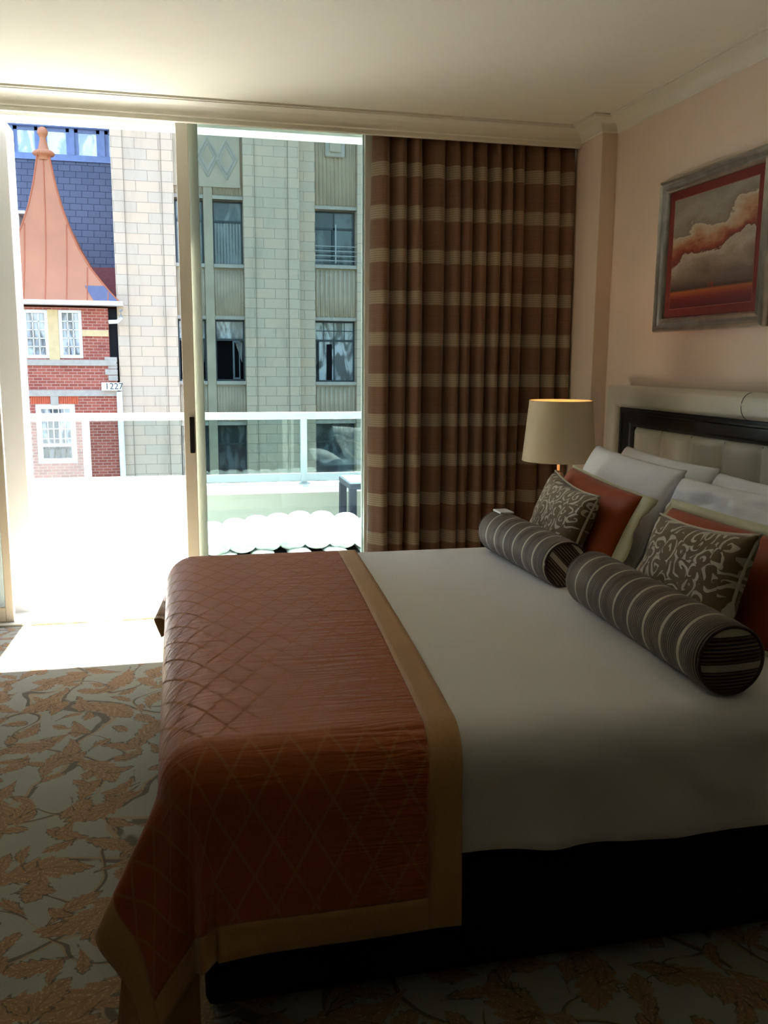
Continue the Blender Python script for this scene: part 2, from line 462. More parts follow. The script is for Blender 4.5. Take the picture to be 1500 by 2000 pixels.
# ------------------------------------------------------------------ glazing
def panel(name, x0, x1, y, stile_l, stile_r, label, handle=None, z0=.012, z1=2.748):
    r = bpy.data.objects.new(name, None); C.objects.link(r); r.location = ((x0+x1)/2, y, z0); struct(r, label)
    P = lambda a, b: ((a[0]-r.location.x, a[1]-y, a[2]-z0), (b[0]-r.location.x, b[1]-y, b[2]-z0))
    d = .018
    def pc(nm, a, b, mt, bv=.003): return box(nm, *P(a, b), mt, r, bevel=bv)
    pc('stile', (x0, y-d, z0), (x0+stile_l, y+d, z1), M['frame'])
    pc('stile', (x1-stile_r, y-d, z0), (x1, y+d, z1), M['frame'])
    pc('rail', (x0+stile_l, y-d+.002, z0), (x1-stile_r, y+d-.002, z0+.085), M['frame'])
    pc('rail', (x0+stile_l, y-d+.002, z1-.04), (x1-stile_r, y+d-.002, z1), M['frame'])
    pc('glass_pane', (x0+stile_l-.005, y-.003, z0+.08), (x1-stile_r+.005, y+.003, z1-.045), M['glass'], 0)
    if handle:
        h = pc('handle', (x0+.030, y-d-.012, .935), (x0+.056, y-d+.001, 1.137), M['black_plastic'], .004)
    return r
panel('door_1', .030, 1.112, 5.09, .064, .056, 'sliding glass door slid open, its stile carrying a black handle', True)
panel('door_2', .085, 1.112, 5.15, .062, .056, 'fixed glass panel behind the open sliding door')
panel('door_3', -2.3, -.920, 5.09, .07, .042, 'glass door panel at the left edge of the opening')
panel('window_1', 1.125, 2.28, 5.15, .05, .05, 'glass panel hidden behind the curtain')
# the slab above the opening and the walls of the outside
struct(box('wall_front', (-3.2, 5.2, 2.700), (3.6, 5.36, 3.6), M['white']), 'white head beam above the opening')
struct(box('wall_balcony', (-3.2, 5.37, -.02), (-.855, 5.6, 2.71), M['white'], bevel=.004), 'white wall end beside the balcony opening')
struct(box('balcony_floor', (-3.4, 5.2, -.2), (4.2, 7.4, -.015), M['balcony']), 'sunlit pale balcony floor')

# ------------------------------------------------------------------ parapet and railing
struct(box('parapet', (-3.4, 7.03, -.02), (4.2, 7.32, .405), M['parapet']), 'cream parapet wall along the balcony')
struct(box('parapet_cap', (-3.4, 7.005, .405), (4.2, 7.345, .452), M['white'], bevel=.006), 'white coping on the parapet')
YR = 7.22
rz = lambda py: at(400, py, YR).z
rail = thing('balcony_railing', 'white painted balcony railing with glass panels standing on the parapet', 'railing', (0, YR, .452))
L = lambda a, b: ((a[0], a[1]-YR, a[2]-.452), (b[0], b[1]-YR, b[2]-.452))
box('top_rail', *L((-3.4, YR-.035, rz(820)), (4.2, YR+.035, rz(806))), M['rail'], rail, bevel=.008)
box('bottom_rail', *L((-3.4, YR-.02, rz(943)), (4.2, YR+.02, rz(928))), M['rail'], rail, bevel=.004)
xs = [at(170, 880, YR).x, at(593, 880, YR).x]
dx = xs[1]-xs[0]
posts = [xs[0]-dx, xs[0], xs[1], xs[1]+dx]
for i, px in enumerate(posts):
    box('post', *L((px-.026, YR-.028, .452), (px+.026, YR+.028, rz(820)+.004)), M['rail'], rail, bevel=.004)
    box('post_foot', *L((px-.045, YR-.05, .452), (px+.045, YR+.05, .462)), M['rail'], rail)
    if i < 3:
        box('glass_panel', *L((px+.02, YR-.004, rz(928)-.01), (px+dx-.02, YR+.004, rz(820)+.01)), M['glass_rail'], rail)

# ------------------------------------------------------------------ daybed, pillows and table on the balcony
M['cushion_out'] = plain('white_outdoor_cushion', srgb(232, 236, 234), .8, .2, var=.02)
M['wicker'] = plain('charcoal_wicker', srgb(46, 50, 62), .6, .3, var=.2, scale=60, bump=.4, bscale=150)
t = thing('daybed', 'white channel tufted daybed on a dark base on the sunny balcony', 'daybed', (.8, 5.85, -.015))
TL = lambda v: (v[0]-.8, v[1]-5.85, v[2]+.015)
box('base', TL((.12, 5.42, .06)), TL((1.96, 6.40, .25)), M['wicker'], t, bevel=.015)
for x in (.14, 1.84):
    for y in (5.45, 6.28): box('leg', TL((x, y, -.015)), TL((x+.06, y+.06, .06)), M['wicker'], t)
def tube_cushion(x, y0, y1, zc, w_, hh):
    def fn(u, v):
        y = y0+(y1-y0)*v
        e = min(v, 1-v)*(y1-y0)
        k = math.sqrt(max(0, 1-(1-min(1, e/.075))**2))
        a = 2*PI*u
        return TL((x+w_*.5*math.cos(a)*(.35+.65*k) if k > 0 else x, y, zc+hh*math.sin(a)*k)), (u, v)
    return grid_mesh(fn, 16, 30)[0]
mb = MB()
backs = {0: 6.10, 1: 6.2, 2: 6.3, 3: 6.4, 4: 6.46, 5: 6.52, 6: 6.50, 7: 6.40, 8: 6.28, 9: 6.34, 10: 6.3, 11: 6.25}
for k in range(1, 12):
    x = .04+k*.160
    g = tube_cushion(x, 5.36+.07*math.sin(k*.5-.6), backs[k]-.1, .318, .178, .052); mb.add(g.v, g.f)
mb.build('cushion', M['cushion_out'], t, smooth=True)
mb = MB()
for k in range(7):
    x = .26+k*.23
    g = tube_cushion(x, 5.33, 5.9, .255, .15, .03); mb.add(g.v, g.f)
mb.build('lower_pad', M['cushion_out'], t, smooth=True)

t = thing('side_table', 'dark wicker side table standing at the parapet beside the daybed', 'table', (1.62, 6.62, -.015))
q = at(683, 945, 6.4)
x0 = q.x-t.location.x
box('tabletop', (x0, -.22, q.z-.045+.015), (x0+.62, .24, q.z+.015), M['wicker'], t, bevel=.006)
box('top_reflection', (x0+.012, -.21, q.z+.0152), (x0+.608, .23, q.z+.022), plain('painted_table_reflection', srgb(150, 180, 200), .1, .6), t)  # pale blue reflection on the tabletop, put in as a thin coloured slab
for a, b in ((0, -.22), (.565, -.22), (0, .185), (.565, .185)):
    box('leg', (x0+a, b, 0), (x0+a+.055, b+.055, q.z-.028), M['wicker'], t, bevel=.004)

# ------------------------------------------------------------------ pillow builders
def pillow_fn(w_, h_, th, seed=0, pinch=.05, wrinkle=.006, sag=0.0, pw=.42):
    """front and back shells; x is thickness (front at -x), y width, z height from 0 to h"""
    def side(sgn):
        def fn(u, v):
            a, b = 2*u-1, 2*v-1
            e = max(0, (1-abs(a)**2.6))*max(0, (1-abs(b)**2.6))
            t_ = th*.5*e**pw
            yy = a*w_*.5*(1-pinch*(1-b*b)*.9)
            zz = b*h_*.5*(1-pinch*(1-a*a)*1.1) - sag*(1-a*a)*max(0, b)
            ww = wrinkle*nz(a*2.2+seed, b*2.2, sgn*3+seed)*min(1, e*3) + wrinkle*.5*nz(a*5+seed, b*5, seed)*min(1, e*3)
            return (sgn*t_+ww, -yy, zz+h_*.5), (a*w_*.5+seed*.37, b*h_*.5+seed*.21)
        return fn
    return side
def make_shell(fns, nu, nv):
    mb = MB(); uv = []
    for fn in fns:
        g, u_ = grid_mesh(fn, nu, nv); o_ = len(mb.v); mb.add(g.v, g.f); uv += u_
    return mb, uv
def weld(o, d=.0006):
    bm = bmesh.new(); bm.from_mesh(o.data); bmesh.ops.remove_doubles(bm, verts=bm.verts, dist=d)
    bmesh.ops.recalc_face_normals(bm, faces=bm.faces); bm.to_mesh(o.data); bm.free()
    for p in o.data.polygons: p.use_smooth = True
    return o
def place(o, x, y, z, lean, yaw=0, roll=0):
    o.matrix_world = Matrix.Translation((x, y, z)) @ Matrix.Rotation(yaw, 4, 'Z') @ Matrix.Rotation(lean, 4, 'Y') @ Matrix.Rotation(roll, 4, 'X')
    return o
def pillow(name, label, cat, w_, h_, th, mat, seed, group=None, **k):
    f = pillow_fn(w_, h_, th, seed, **k)
    mb, uv = make_shell([f(-1), f(1)], 44, 32)
    o = weld(mb.build(name, mat, uv=uv, fix=False)); prop(o, label, cat, group)
    return o
def piping(f, r, mat, parent, name='piping'):
    fn = f(-1); pts = []
    for s_ in range(4):
        for k in range(14):
            t_ = k/14
            u, v = ((t_, 0), (1, t_), (1-t_, 1), (0, 1-t_))[s_]
            pts.append(fn(u, v)[0])
    pts.append(pts[0])
    return MB().tube(pts, r, 6).build(name, mat, parent, smooth=True)

# balcony pillows resting on the daybed, mostly behind the curtain
for i, (x, y, z, ln, yw, lab) in enumerate((
        (1.60, 6.05, .36, .95, 3.0, 'white outdoor pillow lying on the right end of the daybed, lowest of its pile'),
        (1.76, 5.98, .47, .55, 2.6, 'white outdoor pillow leaning on the pile at the right end of the daybed'))):
    o = pillow('outdoor_pillow', lab, 'pillow', .46, .42, .15, M['cushion_out'], 20+i, group='white pillows piled on the daybed')
    place(o, x, y, z, ln, yw)

# ------------------------------------------------------------------ the bed
bed = thing('bed', 'king size bed with a black cloth base beneath white and copper bedding', 'bed', (1.1, 2.69, 0))
box('base', (-1.08, -.90, .03), (1.12, .90, .36), M['valance'], bed, bevel=.02)
box('mattress', (-1.08, -.91, .36), (1.12, .91, .645), M['duvet'], bed, bevel=.08, seg=5)
for x in (-1.0, 1.0):
    for y in (-.82, .82): MB().lathe([(.03, 0), (.035, .03)], 12, (x, y, 0), True).build('leg', M['valance'], bed)

TOP = .655
def drape(a, b, x0, y0, y1, r, off, kf):
    """a, b: metres on the flat cloth; x0 foot, y0 near, y1 far edges of the flat top"""
    dx_ = max(0, x0-a); dy_ = (y0-b) if b < y0 else (b-y1 if b > y1 else 0)
    sg = -1 if b < y0 else 1
    d = math.hypot(dx_, dy_)
    X = max(a, x0); Y = min(max(b, y0), y1)
    cy = (Y-(y0+y1)/2)/((y1-y0)/2)
    zt = TOP+.014*(1-cy*cy)+off
    if d < 1e-6: return Vector((X, Y, zt))
    arc = PI/2*(r+off)
    ux, uy = -dx_/d, sg*dy_/d
    th = math.atan2(dy_, dx_)
    if d < arc:
        t_ = d/(r+off); ou = (r+off)*math.sin(t_); dn = (r+off)*(1-math.cos(t_))
    else:
        k = kf(X, Y, th, d-arc)
        e = d-arc; ou = (r+off)+k*e; dn = (r+off)+e*math.sqrt(max(0, 1-k*k))
    return Vector((X+ux*ou, Y+uy*ou, zt-dn))

def duvet():
    r = .10; x0 = -9; y0, y1 = 1.808, 3.572
    hang = .157+.185
    a0, a1 = .12, 2.17; b0, b1 = y0-hang, y1+hang
    def kf(X, Y, th, e):
        return -.02+(.04+.10*nz(X*3.1, e*2, 4)+.07*nz(X*8+e*6, e*3, 9))*min(1, max(0, (X-.58)/.14))
    def fn(u, v):
        a = a0+(a1-a0)*u; b = b0+(b1-b0)*v
        hem = .020*nz(a*2.3, 1.3)+.008*nz(a*7, 4.1)
        if v < .25: b -= hem*(1-v/.25)+.012*(a-1)*(v/.25-1)*-1
        p = drape(a, b, x0, y0, y1, r, 0, kf)
        if b > y0 and b < y1: p.z += .003*nz(a*3, b*3, 2)
        else:
            dd = min(1, abs(b-min(max(b, y0), y1))/.2)*min(1, max(0, (a-.60)/.12)); sg = 1 if b > y1 else -1
            p.y += sg*dd*(.022*nz(a*3.4+b*4.5, b*2, 6)+.012*abs(nz(a*7+b*9, b*3, 3)))
        return p, (a, b)
    mb, uv = grid_mesh(fn, 120, 150)
    o = mb.build('duvet', M['duvet'], uv=uv, smooth=True, fix=False)
    prop(o, 'smooth white duvet spread over the bed and hanging over its sides', 'duvet')
    s_ = o.modifiers.new('thick', 'SOLIDIFY'); s_.thickness = .008; s_.offset = -1
duvet()

def runner():
    r = .10; OFF = .012
    x0 = .045; y0, y1 = 1.808, 3.572
    W = .075
    def kf(X, Y, th, e):
        if X > x0+1e-6: return .05+.05*nz(X*4, e*3, 2)+.06*math.exp(-(X-x0)/.12)      # near or far side panel
        if Y > y0+1e-6 and Y < y1-1e-6: return .0+.03*nz(Y*4, e*3, 7)*min(1, (Y-y0)*2)+.05*math.exp(-(Y-y0)*9)    # foot panel
        dg = math.degrees(th); g_ = lambda c, w_: math.exp(-((dg-c)/w_)**2)
        if Y > 2: return .07+.42*g_(38, 24)
        return .05+.42*g_(17, 17)+.14*g_(46, 16)+.11*g_(80, 7)-.07*g_(64, 7)
    A0, A1 = -.42, .0                    # a' from the foot hem to the edge line
    nb_ = .50                             # near hang (from y0)
    fb_ = .36
    b0, b1 = y0-nb_, y1+fb_
    def pt(s_, b):
        """s_: distance from the head-side edge towards the foot"""
        edge = .580+.070*(max(b, 1.62)-1.75)
        a = edge-s_
        p = drape(a, b, x0, y0, y1, r, OFF, kf)
        if b > y0 and b < y1 and a > x0: p.z += .002*nz(a*5, b*9, 2)
        return p, (a, b)
    LEN = .985                            # along the bed, edge to foot hem
    t = thing('bed_runner', 'copper silk runner with diamond lattice and gold border over the foot of the bed', 'bed runner', (.1, 2.6, .65))
    def put(fnb, nu, nv, name, mat):
        mb, uv = grid_mesh(fnb, nu, nv)
        mb.v = [(x-.1, y-2.6, z-.65) for x, y, z in mb.v]
        o = mb.build(name, mat, t, uv=uv, smooth=True, fix=False)
        s2 = o.modifiers.new('thick', 'SOLIDIFY'); s2.thickness = .005; s2.offset = -1
        return o
    put(lambda u, v: pt(W+(LEN-2*W)*(1-u), b0+W+(b1-b0-2*W)*v), 130, 260, 'silk_panel', M['silk'])
    put(lambda u, v: pt(W*(1-u), b0+W*(1-u)+(b1-b0-2*W*(1-u))*v if False else b0+(b1-b0)*v), 5, 260, 'gold_border', M['gold'])
    put(lambda u, v: pt(LEN-W*u, b0+(b1-b0)*v), 5, 260, 'gold_border', M['gold'])
    put(lambda u, v: pt(W+(LEN-2*W)*(1-u), b0+W*v), 130, 5, 'gold_border', M['gold'])
    put(lambda u, v: pt(W+(LEN-2*W)*(1-u), b1-W*v), 130, 5, 'gold_border', M['gold'])
    # the corner's surplus cloth tucked behind the near panel, falling to the floor
    def fold(u, v):
        x = -.15+.158*u; z = .40-.392*v
        return (x-.1+.02*(v-.5)*(1-u)*-2, 1.742+.02*math.sin(u*7+v*2)-2.6-.03*(1-u)*v, z-.65), (u*.2, v*.4)
    mb, uv = grid_mesh(fold, 16, 20)
    o = mb.build('corner_fold', M['gold'], t, uv=uv, smooth=True, fix=False)
    s2 = o.modifiers.new('thick', 'SOLIDIFY'); s2.thickness = .004
runner()

# ------------------------------------------------------------------ headboard
def headboard():
    YL, YR_ = 4.40, .96; X1 = XW-.02
    t = thing('headboard', 'silver leather headboard with a black inner frame and padded channels on the peach wall', 'headboard', (X1, (YL+YR_)/2, 0))
    T = lambda v: (v[0]-X1, v[1]-(YL+YR_)/2, v[2])
    def ring(prof, y_l, y_r, ztop, name, mat, zb=.02):
        """prof: (inset, x) pairs; an upside-down U open at the floor"""
        mb = MB(); n = len(prof)
        for ins, x in prof:
            for p in ((x, y_l-ins, zb), (x, y_l-ins, ztop-ins), (x, y_r+ins, ztop-ins), (x, y_r+ins, zb)): mb.v.append(T(p))
        for j in range(n-1):
            for i in range(3): mb.f.append((j*4+i, j*4+i+1, (j+1)*4+i+1, (j+1)*4+i))
        o = mb.build(name, mat, t, smooth=True)
        e = o.modifiers.new('e', 'EDGE_SPLIT'); e.split_angle = R(40)
        return o
    pf = [(0, X1), (0, 2.275)]
    for k in range(1, 10):
        a = PI*k/10; pf.append((.056-.056*math.cos(a), 2.275-.045*math.sin(a)))
    pf += [(.112, 2.275), (.112, X1)]
    ring(pf, YL, YR_, 1.335, 'leather_border', M['leather'])
    # stitched seams of the border
    mb = MB()
    for y in (3.20,):
        pts = []
        for k in range(0, 11):
            a = PI*k/10; pts.append(T((2.2755-.045*math.sin(a), y, 1.335-(.056-.056*math.cos(a)))))
        mb.tube(pts, .0022, 6)
    mb.build('border_seam', M['darkwood'], t)
    pf = [(.11, X1), (.11, 2.272), (.118, 2.266), (.135, 2.266), (.142, 2.276), (.185, 2.282), (.200, 2.292), (.208, 2.300), (.208, X1)]
    ring(pf, YL, YR_, 1.335, 'black_frame', M['darkwood'])
    ya, yb, zt = YL-.206, YR_+.206, 1.335-.206
    W = .2605
    def fn(u, v):
        y = ya+(yb-ya)*u
        ph = ((ya-y)/W) % 1.0
        pf_ = abs(math.sin(PI*ph))**.62
        z = .3+(zt-.3)*v
        e = min(1, (zt-z)/.03)
        x = 2.316-.046*pf_*math.sqrt(max(0, 1-(1-e)**2))
        return T((x, y, z)), (y, z)
    mb, uv = grid_mesh(fn, 400, 40)
    mb.build('channel_panel', M['leather'], t, smooth=True, uv=uv)
    for k in range(int((ya-yb)/W)+1):
        yy = ya-k*W
        if yb < yy-.01 and k > 0: MB().tube([T((2.3135, yy, .32)), T((2.3135, yy, zt-.012))], .0030, 6).build('channel_seam', plain('dark_seam_thread', srgb(92, 86, 76), .6) if k == 1 else bpy.data.materials['dark_seam_thread'], t)  # dark thread along each channel seam
    box('back_board', T((2.318, ya+.02, .0)), T((X1, yb-.02, zt-.02)), M['darkwood'], t)
headboard()

# ------------------------------------------------------------------ pillows on the bed
ZB = .668
o = pillow('white_pillow', 'white pillow farthest back against the headboard on the window side', 'pillow', .80, .42, .14, M['pillow'], 1, group='white pillows against the headboard')
place(o, 1.86, 3.40, ZB+.01, R(24), R(-2), R(1))
o = pillow('white_pillow', 'white pillow on the window side in front of another, above the rust sham', 'pillow', .80, .43, .14, M['pillow'], 2, group='white pillows against the headboard')
place(o, 1.70, 3.41, ZB+.008, R(26), R(-1), R(2))
o = pillow('white_pillow', 'crumpled white pillow at the front on the near half of the bed', 'pillow', .80, .40, .15, M['pillow'], 3, group='white pillows against the headboard', wrinkle=.038)
place(o, 1.71, 2.58, ZB+.005, R(26), R(3), R(-1))
o = pillow('white_pillow', 'white pillow on the near half tucked against the padded headboard', 'pillow', .80, .39, .14, M['pillow'], 4, group='white pillows against the headboard', wrinkle=.012)
place(o, 1.88, 2.62, ZB+.01, R(23), R(1), R(0))

def sham(label, w_, h_, th, seed, FL, FR, FT):
    f = pillow_fn(w_, h_, th, seed, pinch=.04, wrinkle=.004)
    mb, uv = make_shell([f(-1), f(1)], 40, 30)
    o = weld(mb.build('rust_sham', M['rust'], uv=uv, fix=False)); prop(o, label, 'cushion', 'rust shams with cream flanges')
    # flat flange round the cushion
    def ring(sgn):
        mb = MB(); pts_i = []; pts_o = []
        n = 20
        for s_ in range(4):
            for k in range(n):
                t_ = k/n
                u, v = ((t_, 0), (1, t_), (1-t_, 1), (0, 1-t_))[s_]
                p = f(-1)(u, v)[0]; a, b = 2*u-1, 2*v-1
                fy = FL if a < 0 else FR; fz = FT if b > 0 else .01
                fy *= abs(a) if abs(abs(b)-1) < 1e-6 else 1; fz *= abs(b) if abs(abs(a)-1) < 1e-6 else 1
                yy = p[1]+(fy if a < 0 else -fy); zz = p[2]+(fz if b > 0 else -fz)
                wv = .5*(fy+fz)*(.3*math.sin((s_*n+k)*.55+seed)+.3*nz(k*.4, s_, seed))
                ii = Vector(p); ii.y *= .985; ii.z = (ii.z-h_*.5)*.985+h_*.5
                pts_i.append(ii); pts_o.append((p[0]+wv, yy, zz))
        m_ = len(pts_i)
        mb.v = [tuple(p) for p in pts_i]+[tuple(p) for p in pts_o]
        mb.f = [(i, (i+1) % m_, (i+1) % m_+m_, i+m_) for i in range(m_)]
        return mb
    fl = ring(1).build('flange', M['cream'], o, smooth=True)
    s_ = fl.modifiers.new('t', 'SOLIDIFY'); s_.thickness = .004; s_.offset = 0
    return o
o = sham('rust satin sham with a cream flange behind the scroll cushion on the window side', .73, .34, .15, 5, .008, .085, .010)
place(o, 1.53, 3.27, ZB+.005, R(24), R(-4), R(2))
o = sham('rust satin sham with a cream flange behind the nearer scroll cushion', .72, .32, .15, 6, .035, .04, .030)
place(o, 1.545, 2.385, ZB+.000, R(26), R(2), R(0))

def scroll_cushion(label, seed, W_=.5):
    f = pillow_fn(W_, .325, .14, seed, pinch=.11, wrinkle=.005)
    mb, uv = make_shell([f(-1), f(1)], 40, 30)
    o = weld(mb.build('scroll_cushion', M['damask'], uv=uv, fix=False)); prop(o, label, 'cushion', 'brown scroll pattern cushions')
    piping(f, .005, M['damask'], o)
    return o
o = scroll_cushion('small cushion with brown flock scrolls leaning behind the bolster on the window side', 2, .56)
place(o, 1.43, 3.27, ZB+.005, R(20), R(-6), R(3))
o = scroll_cushion('small cushion with brown flock scrolls leaning behind the bolster nearest the camera', 3)
place(o, 1.42, 2.29, ZB+.005, R(18), R(0), R(-3))

def bolster(label, L_, r_, loc, yaw, caprot):
    t = thing('bolster', label, 'bolster', loc, yaw, 'striped satin bolsters')
    n = 56
    def fn(u, v):
        y = (v-.5)*L_
        e = min(v, 1-v)*L_
        k = 1-.10*(1-min(1, e/.022))**2
        rr = r_*k*(1+.012*math.sin(y*66.8)+.012*nz(u*3, y*8, L_*7))
        a = 2*PI*u
        return (rr*math.cos(a), y, r_+rr*math.sin(a)*.985), (y, u*.55)
    mb, uv = grid_mesh(fn, n, 120)
    weld(mb.build('bolster_body', M['bolster'], t, uv=uv, fix=False), .0002)
    for sg in (-1, 1):
        mb = MB(); uv = []
        R_ = r_*.905
        for j in range(9):
            rr = R_*j/8
            for i in range(n):
                a = 2*PI*i/n
                mb.v.append((rr*math.cos(a), sg*(L_*.5+.014*(1-(j/8)**2)+(.0 if j < 8 else -.004)), r_+rr*math.sin(a)*.985))
                ca, sa = math.cos(caprot), math.sin(caprot)
                x, z = rr*math.cos(a), rr*math.sin(a)
                uv.append((z*ca-x*sa+.02, x*ca+z*sa))
        for j in range(8):
            for i in range(n):
                k = (i+1) % n; mb.f.append((j*n+i, j*n+k, (j+1)*n+k, (j+1)*n+i))
        o = mb.build('end_cap', M['bolster_cap'], t, uv=uv, smooth=True)
        pts = [(r_*.915*math.cos(2*PI*i/40), sg*(L_*.5-.001), r_+r_*.915*math.sin(2*PI*i/40)) for i in range(41)]
        MB().tube(pts, .0045, 6).build('piping', M['plum'], t, smooth=True)
    return t
b1 = bolster('brown striped satin bolster nearest the camera, its round end facing forward', .84, .092, (1.297, 2.215, ZB-.012), R(-2.9), 0.03)
b2 = bolster('brown striped satin bolster on the window side of the bed', .67, .088, (1.308, 3.150, ZB-.008), R(1.0), -.85)
tg = MB().box((-.03, .225, .176), (.03, .315, .184)).build('care_tag', M['pillow'], b2, bevel=.003)

# ------------------------------------------------------------------ nightstand and lamp
ns = thing('nightstand', 'dark wooden nightstand between the bed and the curtain', 'nightstand', (1.90, 4.06, 0))
box('cabinet', (-.30, -.27, .06), (.31, .27, .53), M['wood'], ns, bevel=.006)
box('tabletop', (-.32, -.29, .53), (.32, .29, .56), M['wood'], ns, bevel=.005)
for z in (.09, .31):
    d_ = box('drawer', (-.318, -.25, z), (-.30, .25, z+.20), M['wood'], ns, bevel=.004)
    MB().tube([(-.335, -.06, z+.1), (-.335, .06, z+.1)], .006).build('handle', M['chrome'], d_)
for x in (-.27, .27):
    for y in (-.24, .22): box('leg', (x, y, 0), (x+.03, y+.03, .06), M['wood'], ns)
lx, ly = 1.825, 4.05
lp = thing('table_lamp', 'bedside lamp with an ivory drum shade on a chrome and crystal stem', 'lamp', (lx, ly, .56))
MB().lathe([(.0, 0), (.075, 0), (.078, .008), (.07, .016), (.02, .022), (.012, .03)], 40).build('base', M['chrome'], lp, smooth=True)
MB().tube([(0, 0, .02), (0, 0, .44)], .007, 12).build('stem', plain('pale_acrylic_stem', srgb(190, 196, 200), .3, .5), lp, smooth=True)
cr = N('crystal'); g_ = cr.n('ShaderNodeBsdfGlass'); g_.inputs['IOR'].default_value = 1.5; g_.inputs['Color'].default_value = (.93, .95, .95, 1)
cr.t.links.new(g_.outputs[0], cr.out.inputs[0]); M['crystal'] = cr.m
def ball(zc, r_): return [(r_*math.sin(PI*k/16)+.0001, zc-r_*math.cos(PI*k/16)) for k in range(17)]
for zc in (.335, .235, .12):
    MB().lathe(ball(zc, .027 if zc > .3 else .036), 28).build('crystal_ball', M['crystal'], lp, smooth=True)
    for s_ in (-1, 1):
        zz = zc+s_*(.027 if zc > .3 else .036)
        MB().lathe([(.0, zz-.004), (.016, zz-.004), (.016, zz+.004), (0, zz+.004)], 20).build('collar', M['chrome'], lp)
z0, z1 = .975-.56, 1.267-.56
MB().lathe([(.180, z0), (.153, z1)], 64).build('shade', M['shade'], lp, smooth=True)
MB().lathe([(.1775, z0+.001), (.1505, z1-.001)], 64).build('shade_lining', M['shade_in'], lp, smooth=True)
for r_, z in ((.1795, z0+.003), (.1525, z1-.003)):
    MB().lathe([(r_-.003, z-.004), (r_+.0015, z-.004), (r_+.0012, z+.005), (r_-.003, z+.005), (r_-.003, z-.004)], 64).build('shade_trim', M['shade'], lp)
mb = MB()
for k in range(3):
    a = 2*PI*k/3+.4; mb.tube([(0, 0, z1-.02), (.151*math.cos(a), .151*math.sin(a), z1-.008)], .002, 6)
mb.build('spider', M['chrome'], lp)
bm_ = N('lit_bulb'); e_ = bm_.n('ShaderNodeEmission'); e_.inputs[0].default_value = (1, .62, .28, 1); e_.inputs[1].default_value = 2
bm_.t.links.new(e_.outputs[0], bm_.out.inputs[0])
MB().lathe(ball(.53, .028), 20).build('bulb', bm_.m, lp, smooth=True)
MB().lathe([(.001, .44), (.014, .44), (.016, .478), (.040, .492), (.042, .500), (.001, .500)], 24).build('socket_shield', M['chrome'], lp)  # bulb holder widened by an added cup that shades the stem
pl = bpy.data.lights.new('bulb_light', 'POINT'); pl.energy = 1.1; pl.color = (1, .60, .28); pl.shadow_soft_size = .03
po = bpy.data.objects.new('bulb_light', pl); C.objects.link(po); po.parent = lp; po.location = (0, 0, .575)

# ------------------------------------------------------------------ curtain
def curtain():
    xa, xb = 1.095, 2.262
    npl = 13
    def fn(u, v):
        z = .012+(2.735-.012)*v
        # uneven pleats that gather to sharp pinches at the head
        s_ = u+.022*math.sin(u*9+1)+.009*math.sin(u*25+2)
        drift = .10*(1-v)*nz(u*5, 0, 3)
        ph = (s_*npl+drift*3)*2*PI
        amp = (.060+.040*nz(u*7, 2))*(1-.45*v**6)
        yy = amp*math.sin(ph)+.020*(1-v)*math.sin(ph*.5+1.1)+.016*math.sin(ph*2+.7+2*nz(u*4, 8))*(1-v*.5)
        x = xa+(xb-xa)*u+.026*math.cos(ph)*(1-.5*v**8)+.012*(1-v)*nz(u*9, 4, v)
        if v > .955: yy *= 1-.5*(v-.955)/.045
        lean = -.010*(1-v)
        return (x+(0 if u > .02 else -.012*(1-v)), 5.005+yy+lean, z), (u, z)
    mb, uv = grid_mesh(fn, 520, 60)
    cx = (xa+xb)/2
    t = thing('curtain', 'brown and tan horizontally striped pleated curtain drawn beside the glass door', 'curtain', (cx, 5.0, 0))
    mb.v = [(x-cx, y-5.0, z) for x, y, z in mb.v]
    o = mb.build('curtain_cloth', M['curtain'], t, uv=uv, smooth=True, fix=False)
    s_ = o.modifiers.new('t', 'SOLIDIFY'); s_.thickness = .002
    box('curtain_track', (-cx-.0+XL+.05, -.0125, H-.022), (XP-.01-cx, .0125, H-.002), M['white'], t)
curtain()

